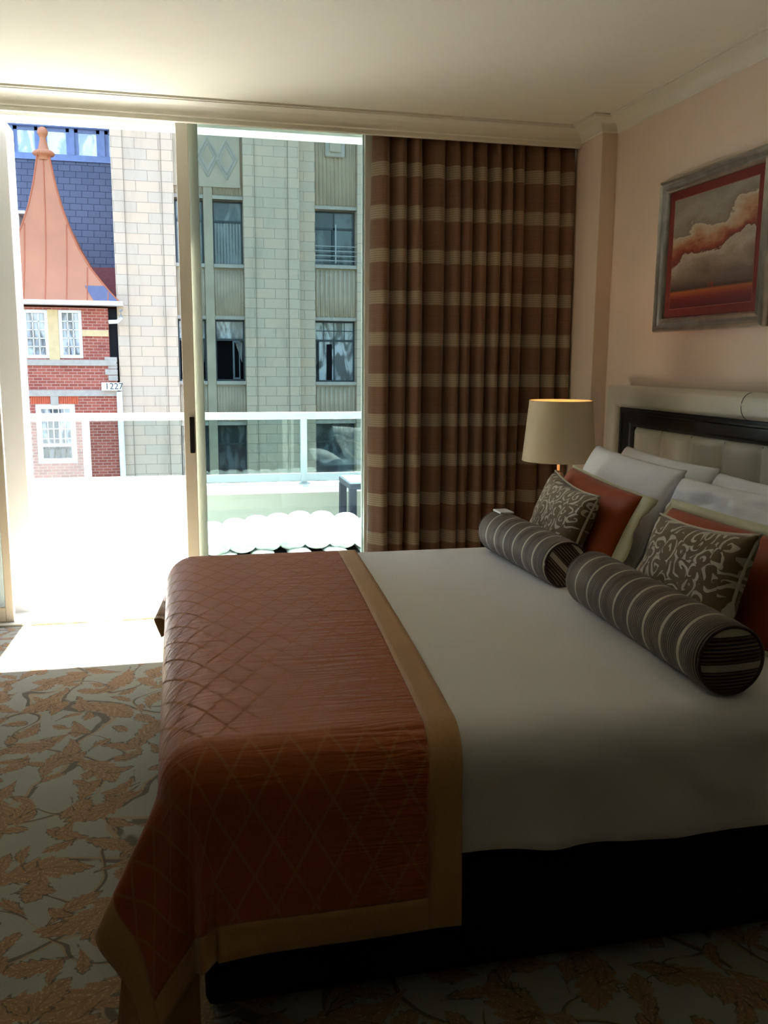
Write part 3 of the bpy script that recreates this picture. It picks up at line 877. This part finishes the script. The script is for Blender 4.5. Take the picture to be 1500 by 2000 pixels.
# ------------------------------------------------------------------ framed picture
def painting():
    n = N('cloud_landscape_print'); uvn = n.coord('UV'); u, v, _ = n.sep(uvn)
    big = n.noise(n.mapping(uvn, sc=(2.6, 4.2, 1)), 1, 5, .55, .3)
    fine = n.noise(n.mapping(uvn, sc=(9, 12, 1)), 1, 4, .6)
    above = n.smooth(v, .2, .34)
    d = n.mth('ADD', n.mth('MULTIPLY', n.mth('SUBTRACT', big, .5), .55), n.mth('MULTIPLY', n.mth('SUBTRACT', fine, .5), .09))
    tilt = n.mth('MULTIPLY', n.mth('SUBTRACT', u, .5), -.16)
    vv = n.mth('ADD', v, n.mth('MULTIPLY', above, n.mth('ADD', d, tilt)))
    s = srgb
    col = n.ramp(vv, [(0, s(92, 30, 34)), (.09, s(122, 44, 38)), (.145, s(168, 92, 48)), (.165, s(74, 62, 54)), (.24, s(110, 92, 78)),
                      (.40, s(150, 134, 116)), (.485, s(178, 166, 150)), (.50, s(104, 46, 42)), (.56, s(146, 74, 50)), (.64, s(180, 140, 104)),
                      (.735, s(196, 184, 164)), (.75, s(132, 122, 108)), (.88, s(156, 150, 138)), (1, s(140, 134, 122))])
    grass = n.mth('MULTIPLY', n.noise(n.mapping(uvn, sc=(26, 3, 1)), 1, 3), n.smooth(v, .15, .02))
    col = n.mix(n.mth('MULTIPLY', grass, .35), col, s(60, 14, 26))
    # little red trees on the horizon
    tr = n.mth('MULTIPLY', n.mth('MULTIPLY', n.smooth(v, .155, .165), n.smooth(v, .215, .195)), n.mth('MULTIPLY', n.smooth(n.noise(n.mapping(uvn, sc=(34, 1.5, 1)), 1, 1), .56, .62), n.mth('MULTIPLY', n.smooth(u, .46, .5), n.smooth(u, .72, .6))))
    col = n.mix(n.mth('MULTIPLY', tr, .7), col, s(160, 44, 30))
    n.bsdf(col, .5, .3, coat=.25)
    return n.m
def picture():
    ya, yb, z0, z1 = 4.128, 3.262, 1.604, 2.327
    XF = XW-.002
    t = thing('framed_picture', 'silver framed print of red and grey storm clouds, hanging on the peach wall', 'picture', (XF, (ya+yb)/2, z0))
    T = lambda x, y, z: (x-XF, y-(ya+yb)/2, z-z0)
    pf = [(0, XF), (0, XF-.022), (.004, XF-.032), (.014, XF-.038), (.024, XF-.032), (.028, XF-.024), (.042, XF-.018),
          (.048, XF-.022), (.055, XF-.026), (.062, XF-.020), (.066, XF-.008), (.066, XF)]
    mb = MB(); n = len(pf)
    for ins, x in pf:
        for p in ((ya-ins, z0+ins), (ya-ins, z1-ins), (yb+ins, z1-ins), (yb+ins, z0+ins)): mb.v.append(T(x, *p))
    for j in range(n-1):
        for i in range(4): k = (i+1) % 4; mb.f.append((j*4+i, j*4+k, (j+1)*4+k, (j+1)*4+i))
    o = mb.build('frame', M['silver'], t, smooth=True); e = o.modifiers.new('e', 'EDGE_SPLIT'); e.split_angle = R(35)
    box('mount', T(XF-.006, ya-.064, z0+.064), T(XF, yb+.064, z1-.064), M['mat_board'], t)
    a = .112
    mb = MB(); ys, zs = (ya-a, yb+a), (z0+.108, z1-.108)
    mb.v = [T(XF-.0075, ys[0], zs[0]), T(XF-.0075, ys[1], zs[0]), T(XF-.0075, ys[1], zs[1]), T(XF-.0075, ys[0], zs[1])]
    mb.f = [(0, 1, 2, 3)]
    mb.build('print', painting(), t, uv=[(0, 0), (1, 0), (1, 1), (0, 1)], fix=False)
    # thin pale line round the print
    mb = MB()
    for p, q in (((ys[0]+.003, zs[0]-.003), (ys[1]-.003, zs[0])), ((ys[0]+.003, zs[1]), (ys[1]-.003, zs[1]+.003)),
                 ((ys[0]+.003, zs[0]), (ys[0], zs[1])), ((ys[1], zs[0]), (ys[1]-.003, zs[1]))):
        mb.box(T(XF-.0072, p[0], p[1]), T(XF-.006, q[0], q[1]))
    mb.build('mount_bevel', plain('mount_bevel_card', srgb(150, 92, 80), .7), t)
picture()

# ------------------------------------------------------------------ buildings over the street
YF = 25.0
def ashlar():
    n = N('stone_ashlar'); co = n.coord(); x, y, z = n.sep(co)
    v = n.comb(n.mth('ADD', x, y), z, 0)
    b = n.n('ShaderNodeTexBrick'); n.put(b.inputs['Vector'], v)
    b.inputs['Color1'].default_value = srgb(206, 180, 154); b.inputs['Color2'].default_value = srgb(192, 176, 156)
    b.inputs['Mortar'].default_value = srgb(134, 124, 110); b.inputs['Scale'].default_value = 1
    b.inputs['Mortar Size'].default_value = .007; b.inputs['Brick Width'].default_value = .60; b.inputs['Row Height'].default_value = .265
    b.inputs['Mortar Smooth'].default_value = .1; b.inputs['Bias'].default_value = -.1
    st = n.noise(n.mapping(co, sc=(1.6, 1, .35)), 1, 4, .6)
    c = n.mix(n.mth('MULTIPLY', n.smooth(st, .48, .8), .5), b.outputs['Color'], srgb(128, 118, 100))
    c = n.mix(n.mth('MULTIPLY', n.noise(co, 7, 4), .25), c, srgb(214, 200, 176))
    n.bsdf(c, .9, .15)
    return n.m
M['ashlar'] = ashlar()
M['stone'] = plain('plain_pale_stone', srgb(180, 164, 142), .9, .15, var=.1, scale=2)
def brick():
    n = N('red_brick'); co = n.coord(); x, y, z = n.sep(co)
    b = n.n('ShaderNodeTexBrick'); n.put(b.inputs['Vector'], n.comb(n.mth('ADD', x, y), z, 0))
    b.inputs['Color1'].default_value = srgb(168, 94, 78); b.inputs['Color2'].default_value = srgb(144, 76, 64)
    b.inputs['Mortar'].default_value = srgb(180, 146, 132); b.inputs['Scale'].default_value = 1
    b.inputs['Mortar Size'].default_value = .008; b.inputs['Brick Width'].default_value = .22; b.inputs['Row Height'].default_value = .078
    c = n.mix(n.mth('MULTIPLY', n.smooth(n.noise(co, 1.3, 4, .6), .5, .75), .35), b.outputs['Color'], srgb(110, 60, 56))
    n.bsdf(c, .9, .15)
    return n.m
M['brick'] = brick()
def slate():
    n = N('blue_slate'); co = n.coord(); x, y, z = n.sep(co)
    b = n.n('ShaderNodeTexBrick'); n.put(b.inputs['Vector'], n.comb(x, z, 0))
    b.inputs['Color1'].default_value = srgb(90, 94, 112); b.inputs['Color2'].default_value = srgb(82, 86, 104)
    b.inputs['Mortar'].default_value = srgb(40, 44, 66); b.inputs['Scale'].default_value = 1
    b.inputs['Mortar Size'].default_value = .010; b.inputs['Brick Width'].default_value = .34; b.inputs['Row Height'].default_value = .20
    n.bsdf(b.outputs['Color'], .5, .4)
    return n.m
M['slate'] = slate()
M['copper'] = plain('new_copper_sheet', srgb(178, 116, 80), .5, .5, .0, var=.06, scale=1.2)
M['copper_edge'] = plain('copper_seam', srgb(170, 94, 60), .5, .4, .0)
M['lead_sky'] = plain('lead_and_sky_reflection', srgb(90, 94, 118), .5, .4)  # attic roof sheet, also the sky reflection painted on the spire corner
M['sash'] = plain('white_sash_paint', srgb(232, 234, 228), .5, .3)
M['steel_win'] = plain('dark_steel_window', srgb(52, 62, 68), .4, .4)
M['sandband'] = plain('yellow_stone_band', srgb(206, 182, 138), .9, .15, var=.06)
M['grey_stone'] = plain('grey_stone_sill', srgb(172, 164, 152), .9, .15, var=.08)
M['gap_shade'] = plain('painted_gap_shade', srgb(30, 32, 36), .7, .2)
M['attic'] = plain('blue_attic_frame', srgb(120, 140, 184), .5, .3)
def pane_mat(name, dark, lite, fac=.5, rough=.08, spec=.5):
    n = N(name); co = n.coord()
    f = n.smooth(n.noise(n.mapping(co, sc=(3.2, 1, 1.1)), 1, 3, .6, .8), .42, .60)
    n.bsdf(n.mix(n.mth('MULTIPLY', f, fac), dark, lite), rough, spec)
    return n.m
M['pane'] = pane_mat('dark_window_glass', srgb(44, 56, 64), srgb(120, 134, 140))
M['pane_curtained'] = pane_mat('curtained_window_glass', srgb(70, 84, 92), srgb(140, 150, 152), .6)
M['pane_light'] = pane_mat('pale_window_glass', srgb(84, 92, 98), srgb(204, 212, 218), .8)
M['pane_sky'] = pane_mat('sky_reflection_glass', srgb(170, 196, 226), srgb(240, 246, 250), .9)  # bright sky in the attic panes is put into the colour
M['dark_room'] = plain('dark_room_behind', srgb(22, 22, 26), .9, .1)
M['net'] = plain('net_curtain', srgb(168, 172, 170), .9, .1, var=.1, scale=20)

def local(parent):
    l = parent.location
    return lambda x, y, z: (x-l.x, y-l.y, z-l.z)

def stone_building():
    b = thing('stone_building', 'pale ashlar stone office building with fluted panels and dark steel windows across the street', 'building', (3.0, YF, -8))
    T = local(b)
    zt, zb = 10.5, -8.0
    GX = lambda px, py=500: at(px, py, YF).x
    GZ = lambda px, py: at(px, py, YF).z
    rows = [(4.02, 5.70), (.885, 2.55), (-2.05, -.34)]
    cols = [(.06, .82), (1.06, 1.87)]
    xr = 3.37
    mb = MB()
    mb.box(T(-1.50, YF, zb), T(.06, YF+7, zt))
    mb.box(T(1.87, YF, zb), T(xr, YF+7, zt))
    mb.box(T(xr, YF+.35, zb), T(3.86, YF+7, zt))
    mb.box(T(5.06, YF+.35, zb), T(9.5, YF+7, zt))
    mb.box(T(.06, YF+.5, zb), T(1.87, YF+7, zb+.1))
    mb.build('wall', M['ashlar'], b)
    mb = MB(); mb.box(T(.82, YF+.10, zb), T(1.06, YF+.5, zt)); mb.build('mullion_pier', M['stone'], b, bevel=.02)
    # raised edge strips of the two big piers
    mb = MB()
    for x in (-1.50, .06-.30, 1.87, xr-.30): mb.box(T(x, YF-.03, zb), T(x+.30, YF, zt))
    mb.build('pier_edge', M['ashlar'], b, bevel=.01)
    mb = MB()
    for x in (-1.20, -.24, 2.17, xr-.30): mb.box(T(x-.006, YF-.034, zb), T(x+.006, YF-.001, zt))
    mb.build('vertical_joint', plain('dark_masonry_joint', srgb(140, 130, 116), .9), b)
    def spandrel(x0, x1, z0, z1, y, n_):
        mb = MB(); mb.box(T(x0, y, z0), T(x1, y+.5, z1)); mb.build('spandrel', M['stone'], b)
        mb = MB(); wv = (x1-x0)/n_
        for k in range(n_):
            xx = x0+wv*(k+.5)
            mb.tube([T(xx, y, z0+.12), T(xx, y, z1-.14)], wv*.34, 8)
        mb.build('fluting', M['stone'], b, smooth=True)
        box('sill', T(x0-.0, y-.10, z1-.10), T(x1, y+.1, z1), M['grey_stone'], b, bevel=.01)
        box('lintel_band', T(x0, y-.05, z0), T(x1, y+.1, z0+.09), M['grey_stone'], b, bevel=.01)
    def window(x0, x1, z0, z1, y, kind):
        w_ = MB()
        f = .045
        w_.box(T(x0, y, z0), T(x0+f, y+.06, z1)); w_.box(T(x1-f, y, z0), T(x1, y+.06, z1))
        w_.box(T(x0+f, y, z0), T(x1-f, y+.06, z0+f)); w_.box(T(x0+f, y, z1-f), T(x1-f, y+.06, z1))
        zm = z0+(z1-z0)*.68
        w_.box(T(x0+f, y, zm-.03), T(x1-f, y+.06, zm+.03))
        if kind in ('wide', 'casement', 'rail', 'hung'):
            xm = (x0+x1)/2; w_.box(T(xm-.02, y, z0+f), T(xm+.02, y+.055, z1-f if kind == 'rail' else zm-.03))
        o = w_.build('window', M['steel_win'], b)
        if kind == 'open':
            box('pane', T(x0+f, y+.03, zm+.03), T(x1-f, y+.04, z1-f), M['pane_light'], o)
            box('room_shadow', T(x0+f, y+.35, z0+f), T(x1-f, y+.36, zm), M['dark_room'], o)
            # open casement leaf with a frame, and a drawn-back curtain
            mb = MB(); xl = x0+(x1-x0)*.58
            for a_, c_ in (((xl, z0+f), (xl+.05, zm-.03)), ((xl+.17, z0+f), (xl+.20, zm-.03)), ((xl+.05, z0+f), (xl+.17, z0+f+.05)), ((xl+.05, zm-.08), (xl+.17, zm-.03))):
                mb.box(T(a_[0], y-.05, a_[1]), T(c_[0], y-.02, c_[1]))
            mb.build('open_leaf', plain('grey_casement_paint', srgb(96, 106, 112), .5, .3), o)
            mb = MB(); mb.prism([(T(x1-f, 0, zm)[0], T(0, 0, zm-.03)[2]), (T(x1-f-.22, 0, zm)[0], T(0, 0, zm-.03)[2]), (T(x1-f-.02, 0, 0)[0], T(0, 0, z0+.5)[2])], T(0, y+.2, 0)[1], T(0, y+.22, 0)[1])
            mb.build('drape', M['net'], o)
        else:
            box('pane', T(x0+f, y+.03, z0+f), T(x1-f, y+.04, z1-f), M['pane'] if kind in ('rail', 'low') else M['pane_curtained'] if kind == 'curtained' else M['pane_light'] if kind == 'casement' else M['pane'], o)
            if kind == 'curtained':
                mb = MB()
                for k in range(9):
                    xx = x0+f+.03+(x1-x0-2*f-.06)*k/8; mb.tube([T(xx, y+.028, z0+f), T(xx, y+.028, zm-.04)], .018, 6)
                mb.build('drape', M['net'], o)
            if kind == 'casement':
                mb = MB()
                for k in (0, 1, 2): mb.box(T(x0+.08+.03*k, y+.015, z0+f), T(x0+.1+.03*k, y+.03, zm-.03))
                mb.box(T((x0+x1)/2-.22, y+.02, z0+f), T((x0+x1)/2-.06, y+.029, zm-.1))
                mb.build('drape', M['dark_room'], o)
                mb = MB()
                for k in range(1, 4): mb.box(T(x0+(x1-x0)*k/4-.008, y-.005, zm), T(x0+(x1-x0)*k/4+.008, y+.03, z1-f))
                mb.box(T(x0+f, y-.005, (zm+z1)/2-.01), T(x1-f, y+.03, (zm+z1)/2+.01))
                mb.build('glazing_bar', M['steel_win'], o)
            if kind == 'rail':
                mb = MB()
                for k in range(4): mb.tube([T(x0-.03, y-.30, z0+.12+.13*k), T(x1+.3, y-.30, z0+.12+.13*k)], .012, 6)
                mb.box(T((x0+x1)/2-.015, y-.31, z0+.05), T((x0+x1)/2+.015, y-.29, z1-.4))
                mb.build('guard_rail', M['net'], o)
        return o
    for i, (x0, x1) in enumerate(cols):
        ztop = zt
        spandrel(x0, x1, rows[0][1], zt, YF+.16, 9)
        window(x0, x1, *rows[0], YF+.40, 'curtained')
        spandrel(x0, x1, rows[1][1], rows[0][0], YF+.16, 10)
        window(x0, x1, *rows[1], YF+.40, 'open')
        spandrel(x0, x1, rows[2][1], rows[1][0], YF+.16, 10)
        window(x0, x1, *rows[2], YF+.40, 'low')
        box('spandrel', T(x0, YF+.16, zb), T(x1, YF+.66, rows[2][0]), M['stone'], b)
    # carved lozenges above the left windows
    box('carved_panel', T(.06, YF+.07, 6.0), T(1.80, YF+.2, 8.0), M['stone'], b)
    mb = MB()
    for px, pz in ((405, 306), (442, 312)):
        c_ = at(px, pz, YF+.06)
        for rr, dd in ((1.0, .0), (.72, -.03)):
            pts = [(c_.x, c_.z+.50*rr), (c_.x+.27*rr, c_.z), (c_.x, c_.z-.50*rr), (c_.x-.27*rr, c_.z)]
            for k in range(4):
                p, q_ = pts[k], pts[(k+1) % 4]
                mb.tube([T(p[0], YF+.07, p[1]), T(q_[0], YF+.07, q_[1])], .035, 4)
    mb.build('lozenge', M['grey_stone'], b)
    yR = YF+.50
    x0, x1 = 3.86, 5.06
    rr = [(4.12, 5.62), (.86, 2.58), (-2.05, -.34)]
    spandrel(x0, x1, rr[0][1], zt, yR, 11); window(x0, x1, *rr[0], yR+.25, 'rail')
    spandrel(x0, x1, rr[1][1], rr[0][0], yR, 9); window(x0, x1, *rr[1], yR+.25, 'casement')
    spandrel(x0, x1, rr[2][1], rr[1][0], yR, 9); window(x0, x1, *rr[2], yR+.25, 'low')
    box('spandrel', T(x0, yR, zb), T(x1, yR+.5, rr[2][0]), M['stone'], b)
    # square boss high on the right bay
    c_ = at(653, 288, yR); box('carved_boss', T(c_.x-.28, yR-.12, c_.z-.28), T(c_.x+.28, yR, c_.z+.28), M['grey_stone'], b, bevel=.05)
    box('carved_boss', T(c_.x-.16, yR-.17, c_.z-.16), T(c_.x+.16, yR-.12, c_.z+.16), M['stone'], b, bevel=.04)
    # dark sheet standing in for the unlit rooms behind all openings
    box('unlit_backing', T(-.0, YF+.95, zb), T(5.2, YF+1.0, zt), M['dark_room'], b)
stone_building()

def sash_window(b, x0, x1, z0, z1, y, nc, nr, name='window', fw=.09, pane=None, sill=True):
    T = local(b)
    mb = MB()
    mb.box(T(x0, y-.05, z0), T(x0+fw, y+.06, z1)); mb.box(T(x1-fw, y-.05, z0), T(x1, y+.06, z1))
    mb.box(T(x0+fw, y-.05, z1-fw), T(x1-fw, y+.06, z1)); mb.box(T(x0+fw, y-.05, z0), T(x1-fw, y+.06, z0+fw))
    o = mb.build(name, M['sash'], b, bevel=.008)
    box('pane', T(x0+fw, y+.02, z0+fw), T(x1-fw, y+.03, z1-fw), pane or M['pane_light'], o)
    mb = MB(); a0, a1, c0, c1 = x0+fw, x1-fw, z0+fw, z1-fw
    for k in range(1, nc): xx = a0+(a1-a0)*k/nc; mb.box(T(xx-.012, y-.02, c0), T(xx+.012, y+.025, c1))
    for k in range(1, nr): zz = c0+(c1-c0)*k/nr; mb.box(T(a0, y-.02, zz-.012), T(a1, y+.025, zz+.012))
    mb.build('glazing_bar', M['sash'], o)
    return o

def brick_building():
    b = thing('brick_building', 'red brick house with a copper spire and white sash windows across the street', 'building', (-3.0, YF, -8))
    T = local(b)
    yw = YF-.10
    zb = -8.0
    zE = 2.78
    xl, xr = -5.4, at(212, 650, yw).x
    xr2 = at(231, 800, yw).x
    # wall with openings for the pair of windows and the big lower window
    A = at(42, 605, yw); B = at(97, 700, yw); Cc = at(112, 605, yw); D = at(163, 700, yw)
    w1 = (A.x, B.x, B.z, A.z+.02); w2 = (Cc.x, D.x, D.z, Cc.z+.02)
    E1 = at(68, 789, yw); E2 = at(152, 905, yw); w3 = (E1.x, E2.x, E2.z, E1.z)
    mb = MB()
    mb.box(T(xl, yw, w1[2]), T(w1[0], yw+.4, zE)); mb.box(T(w2[1], yw, w1[2]), T(xr, yw+.4, zE))
    mb.box(T(w1[0], yw, w1[3]), T(w2[1], yw+.4, zE))
    mb.box(T(xl, yw, w3[3]), T(xr2, yw+.4, w1[2]))
    mb.box(T(xl, yw, w3[2]), T(w3[0], yw+.4, w3[3])); mb.box(T(w3[1], yw, w3[2]), T(xr2, yw+.4, w3[3]))
    mb.box(T(xl, yw, zb), T(xr2, yw+.4, w3[2]))
    mb.box(T(xl, yw+.4, zb), T(xr2, yw+2.2, zE))
    mb.build('wall', M['brick'], b)
    box('mullion', T(w1[1], yw-.02, w1[2]-.05), T(w2[0], yw+.3, w1[3]), M['sandband'], b)
    for w_ in (w1, w2): sash_window(b, *w_, yw+.1, 3, 5)
    o = sash_window(b, *w3, yw+.08, 5, 5, fw=.14)
    zc = w3[2]+(w3[3]-w3[2])*.30
    box('open_sash_gap', T(w3[0]+.14, yw+.06, w3[2]+.14), T(w3[1]-.14, yw+.1, zc), M['pane'], o)
    box('meeting_rail', T(w3[0]+.1, yw+.02, zc-.02), T(w3[1]-.1, yw+.12, zc+.06), M['sash'], o)
    def band(py0, py1, nm, mt, x0=xl, x1=None, dy=.06):
        z1_, z0_ = at(120, py0, yw).z, at(120, py1, yw).z
        box(nm, T(x0, yw-dy, z0_), T(x1 if x1 is not None else xr2, yw+.02, z1_), mt, b, bevel=.01)
    band(703, 714, 'stone_band', M['grey_stone']); band(762, 774, 'stone_band', M['grey_stone'])
    z1_, z0_ = at(190, 645, yw).z, at(190, 657, yw).z
    box('stone_band', T(w2[1], yw-.03, z0_), T(xr, yw+.01, z1_), M['sandband'], b)
    box('stone_band', T(xl, yw-.03, z0_), T(w1[0], yw+.01, z1_), M['sandband'], b)
    # flat brick arch and keystone above the lower window
    mb = MB(); zk0, zk1 = w3[3]+.0, at(110, 774, yw).z
    n_ = 22
    for k in range(n_):
        xx = w3[0]-.1+(w3[1]-w3[0]+.2)*k/n_
        if abs(k-n_/2+.5) > 1.2: mb.box(T(xx+.006, yw-.015, zk0), T(xx+(w3[1]-w3[0]+.2)/n_-.006, yw+.01, zk1))
    mb.build('brick_arch', plain('rubbed_orange_brick', srgb(196, 96, 66), .85, .15), b)
    xm = (w3[0]+w3[1])/2; box('keystone', T(xm-.1, yw-.05, zk0-.02), T(xm+.1, yw+.01, zk1), M['grey_stone'], b)
    # stone quoin, and a black box painting the shade in the slot beside the stone building
    box('slot', T(xr, yw+.25, at(220, 700, yw).z), T(xr2+.05, yw+.5, zE), M['gap_shade'], b)
    mb = MB()
    for k in range(4):
        zz = at(220, 744, yw).z+k*.16
        mb.box(T(xr-.05-(k % 2)*.08, yw-.03, zz), T(xr2+.02, yw+.3, zz+.145))
    mb.build('quoin', M['grey_stone'], b, bevel=.01)
    # eave gutter
    ge = at(240, 597, YF-.45)
    mb = MB(); mb.box(T(xl-.2, YF-.50, ge.z), T(ge.x, YF-.40, ge.z+.11)); mb.box(T(xl-.2, YF-.42, ge.z), T(ge.x, yw+.2, ge.z+.03))
    mb.build('gutter', M['sash'], b, bevel=.01)
    # white rainwater pipes
    p0 = at(233, 765, YF-.2)
    mb = MB(); mb.tube([T(p0.x, YF-.2, p0.z), T(p0.x+.03, YF-.2, -6)], .075, 12)
    mb.build('downpipe', M['sash'], b, smooth=True)
    mb = MB(); e0 = at(236, 604, YF-.3)
    mb.tube([T(e0.x, YF-.3, e0.z), T(e0.x, YF-.3, e0.z-.22), T(e0.x-.1, YF-.28, e0.z-.32), T(e0.x-.32, YF-.25, e0.z-.33)], .055, 10)
    mb.build('downpipe', M['sash'], b, smooth=True)
    # number plaque 1227
    s0, s1 = at(198, 747, YF-.3), at(238, 763, YF-.3)
    pq = box('plaque', T(s0.x, YF-.30, s1.z), T(s1.x, YF-.24, s0.z), M['sash'], b, bevel=.005)
    tc = bpy.data.curves.new('numerals', 'FONT'); tc.body = '1227'; tc.size = .235; tc.extrude = .004; tc.align_x = 'CENTER'; tc.align_y = 'CENTER'
    to = bpy.data.objects.new('tmp_numerals', tc); C.objects.link(to)
    me = bpy.data.meshes.new_from_object(to, depsgraph=bpy.context.evaluated_depsgraph_get())
    bpy.data.objects.remove(to)
    no = bpy.data.objects.new('numerals', me); C.objects.link(no); me.materials.clear(); me.materials.append(M['steel_win'])
    no.parent = pq; no.rotation_euler = (PI/2, 0, 0)
    c_ = T((s0.x+s1.x)/2+.06, YF-.305, (s0.z+s1.z)/2); no.location = c_
    # copper spire: a square plan with concave sides
    cxr = at(100, 560, YF+1).x; cyr = YF+.92
    zE2 = at(120, 596, YF-.4).z+.05
    zN = at(98, 306, cyr).z
    hw = (at(238, 596, YF-.4).x-cxr)
    prof_ = []
    hws = ((0, 138), (.03, 130), (.10, 112), (.25, 80), (.39, 58), (.53, 42), (.66, 30), (.82, 19.5), (1, 11))
    for k in range(25):
        t_ = k/24
        for (ta, wa), (tb, wb) in zip(hws, hws[1:]):
            if ta <= t_ <= tb: rad = hw*(wa+(wb-wa)*(t_-ta)/(tb-ta))/138
        prof_.append((rad, zE2+(zN-zE2)*t_))
    mb = MB()
    for r_, z in prof_:
        ry = min(r_, 1.32*r_/hw*1.0+0)
        for sx, sy in ((-1, -1), (1, -1), (1, 1), (-1, 1)): mb.v.append(T(cxr+sx*r_, cyr+sy*ry, z))
    for j in range(24):
        for i in range(4): k = (i+1) % 4; mb.f.append((j*4+i, j*4+k, (j+1)*4+k, (j+1)*4+i))
    spire = mb.build('spire_roof', M['copper'], b, smooth=True); e = spire.modifiers.new('e', 'EDGE_SPLIT'); e.split_angle = R(40)
    # standing seams on the front and right faces
    mb = MB()
    for off in (-1.55, -1.03, -.52, 0.0, .52, 1.03, 1.55):
        pts = []
        for r_, z in prof_:
            if abs(off) <= r_+.001: pts.append(T(cxr+off, cyr-1.32*r_/hw-.004, z))
        if len(pts) > 2: mb.tube(pts, .016, 5)
    for off in (-1.0, -.4, .4, 1.0):
        pts = [T(cxr+r_+.004, cyr+off, z) for r_, z in prof_ if abs(off) <= 1.32*r_/hw]
        if len(pts) > 2: mb.tube(pts, .016, 5)
    for sx in (-1, 1):
        mb.tube([T(cxr+sx*r_, cyr-1.32*r_/hw, z) for r_, z in prof_], .022, 6)
    mb.build('standing_seam', M['copper_edge'], spire)
    # sky's blue reflection at the right corner, put in as a coloured patch
    mb = MB(); vs = []
    for r_, z in prof_[:4]:
        ry = 1.32*r_/hw
        vs += [T(cxr+r_*.66, cyr-ry-.012, z), T(cxr+r_+.004, cyr-ry-.012, z), T(cxr+r_+.012, cyr+ry, z)]
    mb.v = vs
    for j in range(3): mb.f += [(j*3, j*3+1, j*3+4, j*3+3), (j*3+1, j*3+2, j*3+5, j*3+4)]
    mb.build('corner_sky_patch', M['lead_sky'], spire)
    r0 = prof_[-1][0]
    fin = [(r0*1.1, zN-.1), (r0*1.15, zN), (r0*1.7, zN+.02), (r0*1.9, zN+.07), (r0*1.5, zN+.13), (r0*.9, zN+.17), (r0*.75, zN+.5), (.07, zN+.85), (.06, zN+1.0)]
    zc = at(97, 259, cyr).z
    fin = [p for p in fin if p[1] < zc-.13]+[(.075, zc-.16)]
    for k in range(1, 13): fin.append((max(.001, .135*math.sin(PI*(.17+.83*k/12))), zc-.135*math.cos(PI*(.17+.83*k/12))))
    c0 = T(cxr, cyr, 0)
    MB().lathe(fin, 20, c0).build('finial', M['copper'], spire, smooth=True)
brick_building()

def slate_building():
    b = thing('slate_roofed_building', 'building with steep blue slate roof and glazed attic behind the copper spire', 'building', (-6, 28, -8))
    T = local(b)
    y0, y1 = 27.6, 29.4
    za, zb_ = at(210, 520, y0).z, at(210, 318, y1).z
    xr = at(217, 300, y1).x+.25
    mb = MB(); mb.add([T(-12, y0, za-.6), T(xr, y0, za-.6), T(xr, y1, zb_), T(-12, y1, zb_), T(-12, y0+2.4, za-.6), T(xr, y0+2.4, za-.6)],
                      [(0, 1, 2, 3), (1, 5, 2), (0, 3, 4)])
    mb.build('slate_roof', M['slate'], b)
    zt = at(120, 243, y1).z+.05
    box('wall', T(-12, y0+.1, -8), T(xr, y1+3, za-.6), M['brick'], b)
    # lower lean-to in reddish tile near the stone pier
    p, q = at(200, 520, 26.6), at(228, 565, 26.6)
    mb = MB(); mb.add([T(p.x-.6, 26.4, q.z-.3), T(q.x, 26.4, q.z-.3), T(q.x, 27.7, p.z), T(p.x-.6, 27.7, p.z)], [(0, 1, 2, 3)])
    o = mb.build('tile_verge', plain('maroon_tile', srgb(120, 66, 66), .7, .2, var=.1, scale=10), b)
    s_ = o.modifiers.new('t', 'SOLIDIFY'); s_.thickness = .08
    # attic glazing
    box('attic_sill', T(-12, y1-.05, zb_-.02), T(xr, y1+.3, zb_+.16), M['attic'], b)
    box('attic_head', T(-12, y1-.15, zt-.16), T(xr, y1+.3, zt), M['attic'], b)
    box('attic_roof', T(-12, y1-.35, zt), T(xr, y1+3, zt+.08), M['lead_sky'], b)
    xs_ = [at(px, 280, y1).x for px in (-60, 22, 80, 141, 200, 260)]
    for i in range(len(xs_)-1):
        x0, x1 = xs_[i]-.0, min(xs_[i+1], xr)
        if x1 <= x0: continue
        mb = MB(); f = .10
        mb.box(T(x0-.07, y1-.06, zb_+.16), T(x0+.07, y1+.1, zt-.16))
        mb.box(T(x0+.07, y1, zb_+.16), T(x0+.07+f, y1+.08, zt-.16)); mb.box(T(x1-f-.07, y1, zb_+.16), T(x1-.07, y1+.08, zt-.16))
        mb.box(T(x0+.07, y1, zt-.26), T(x1-.07, y1+.08, zt-.16))
        o = mb.build('window', M['attic'], b)
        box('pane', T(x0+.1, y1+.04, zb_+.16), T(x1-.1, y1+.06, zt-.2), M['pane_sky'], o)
    box('roof_shade_block', T(-16, 33, -8), T(14, 44, 33), M['stone'], b)  # unseen block added to keep the sun off the roofs
    # white dormer at the left
    d0, d1 = at(-40, 415, 26.9), at(42, 500, 26.9)
    dm = box('dormer', T(d0.x, 26.9, d1.z-.3), T(d1.x, 28.6, d0.z), M['sash'], b, bevel=.01)
    box('dormer_window', T(at(22, 450, 26.9).x-.7, 26.86, d1.z-.1), T(at(28, 450, 26.9).x, 26.9, d0.z-.2), M['pane'], dm)
    box('dormer_roof', T(d0.x-.1, 26.75, d0.z), T(d1.x+.18, 28.6, d0.z+.08), M['white'], dm)
slate_building()

M['asphalt'] = plain('street_asphalt', srgb(92, 92, 92), .9, .1, var=.08)
struct(box('street', (-60, 7.6, -8.2), (60, 60, -8.0), M['asphalt']), 'street far below between the buildings')
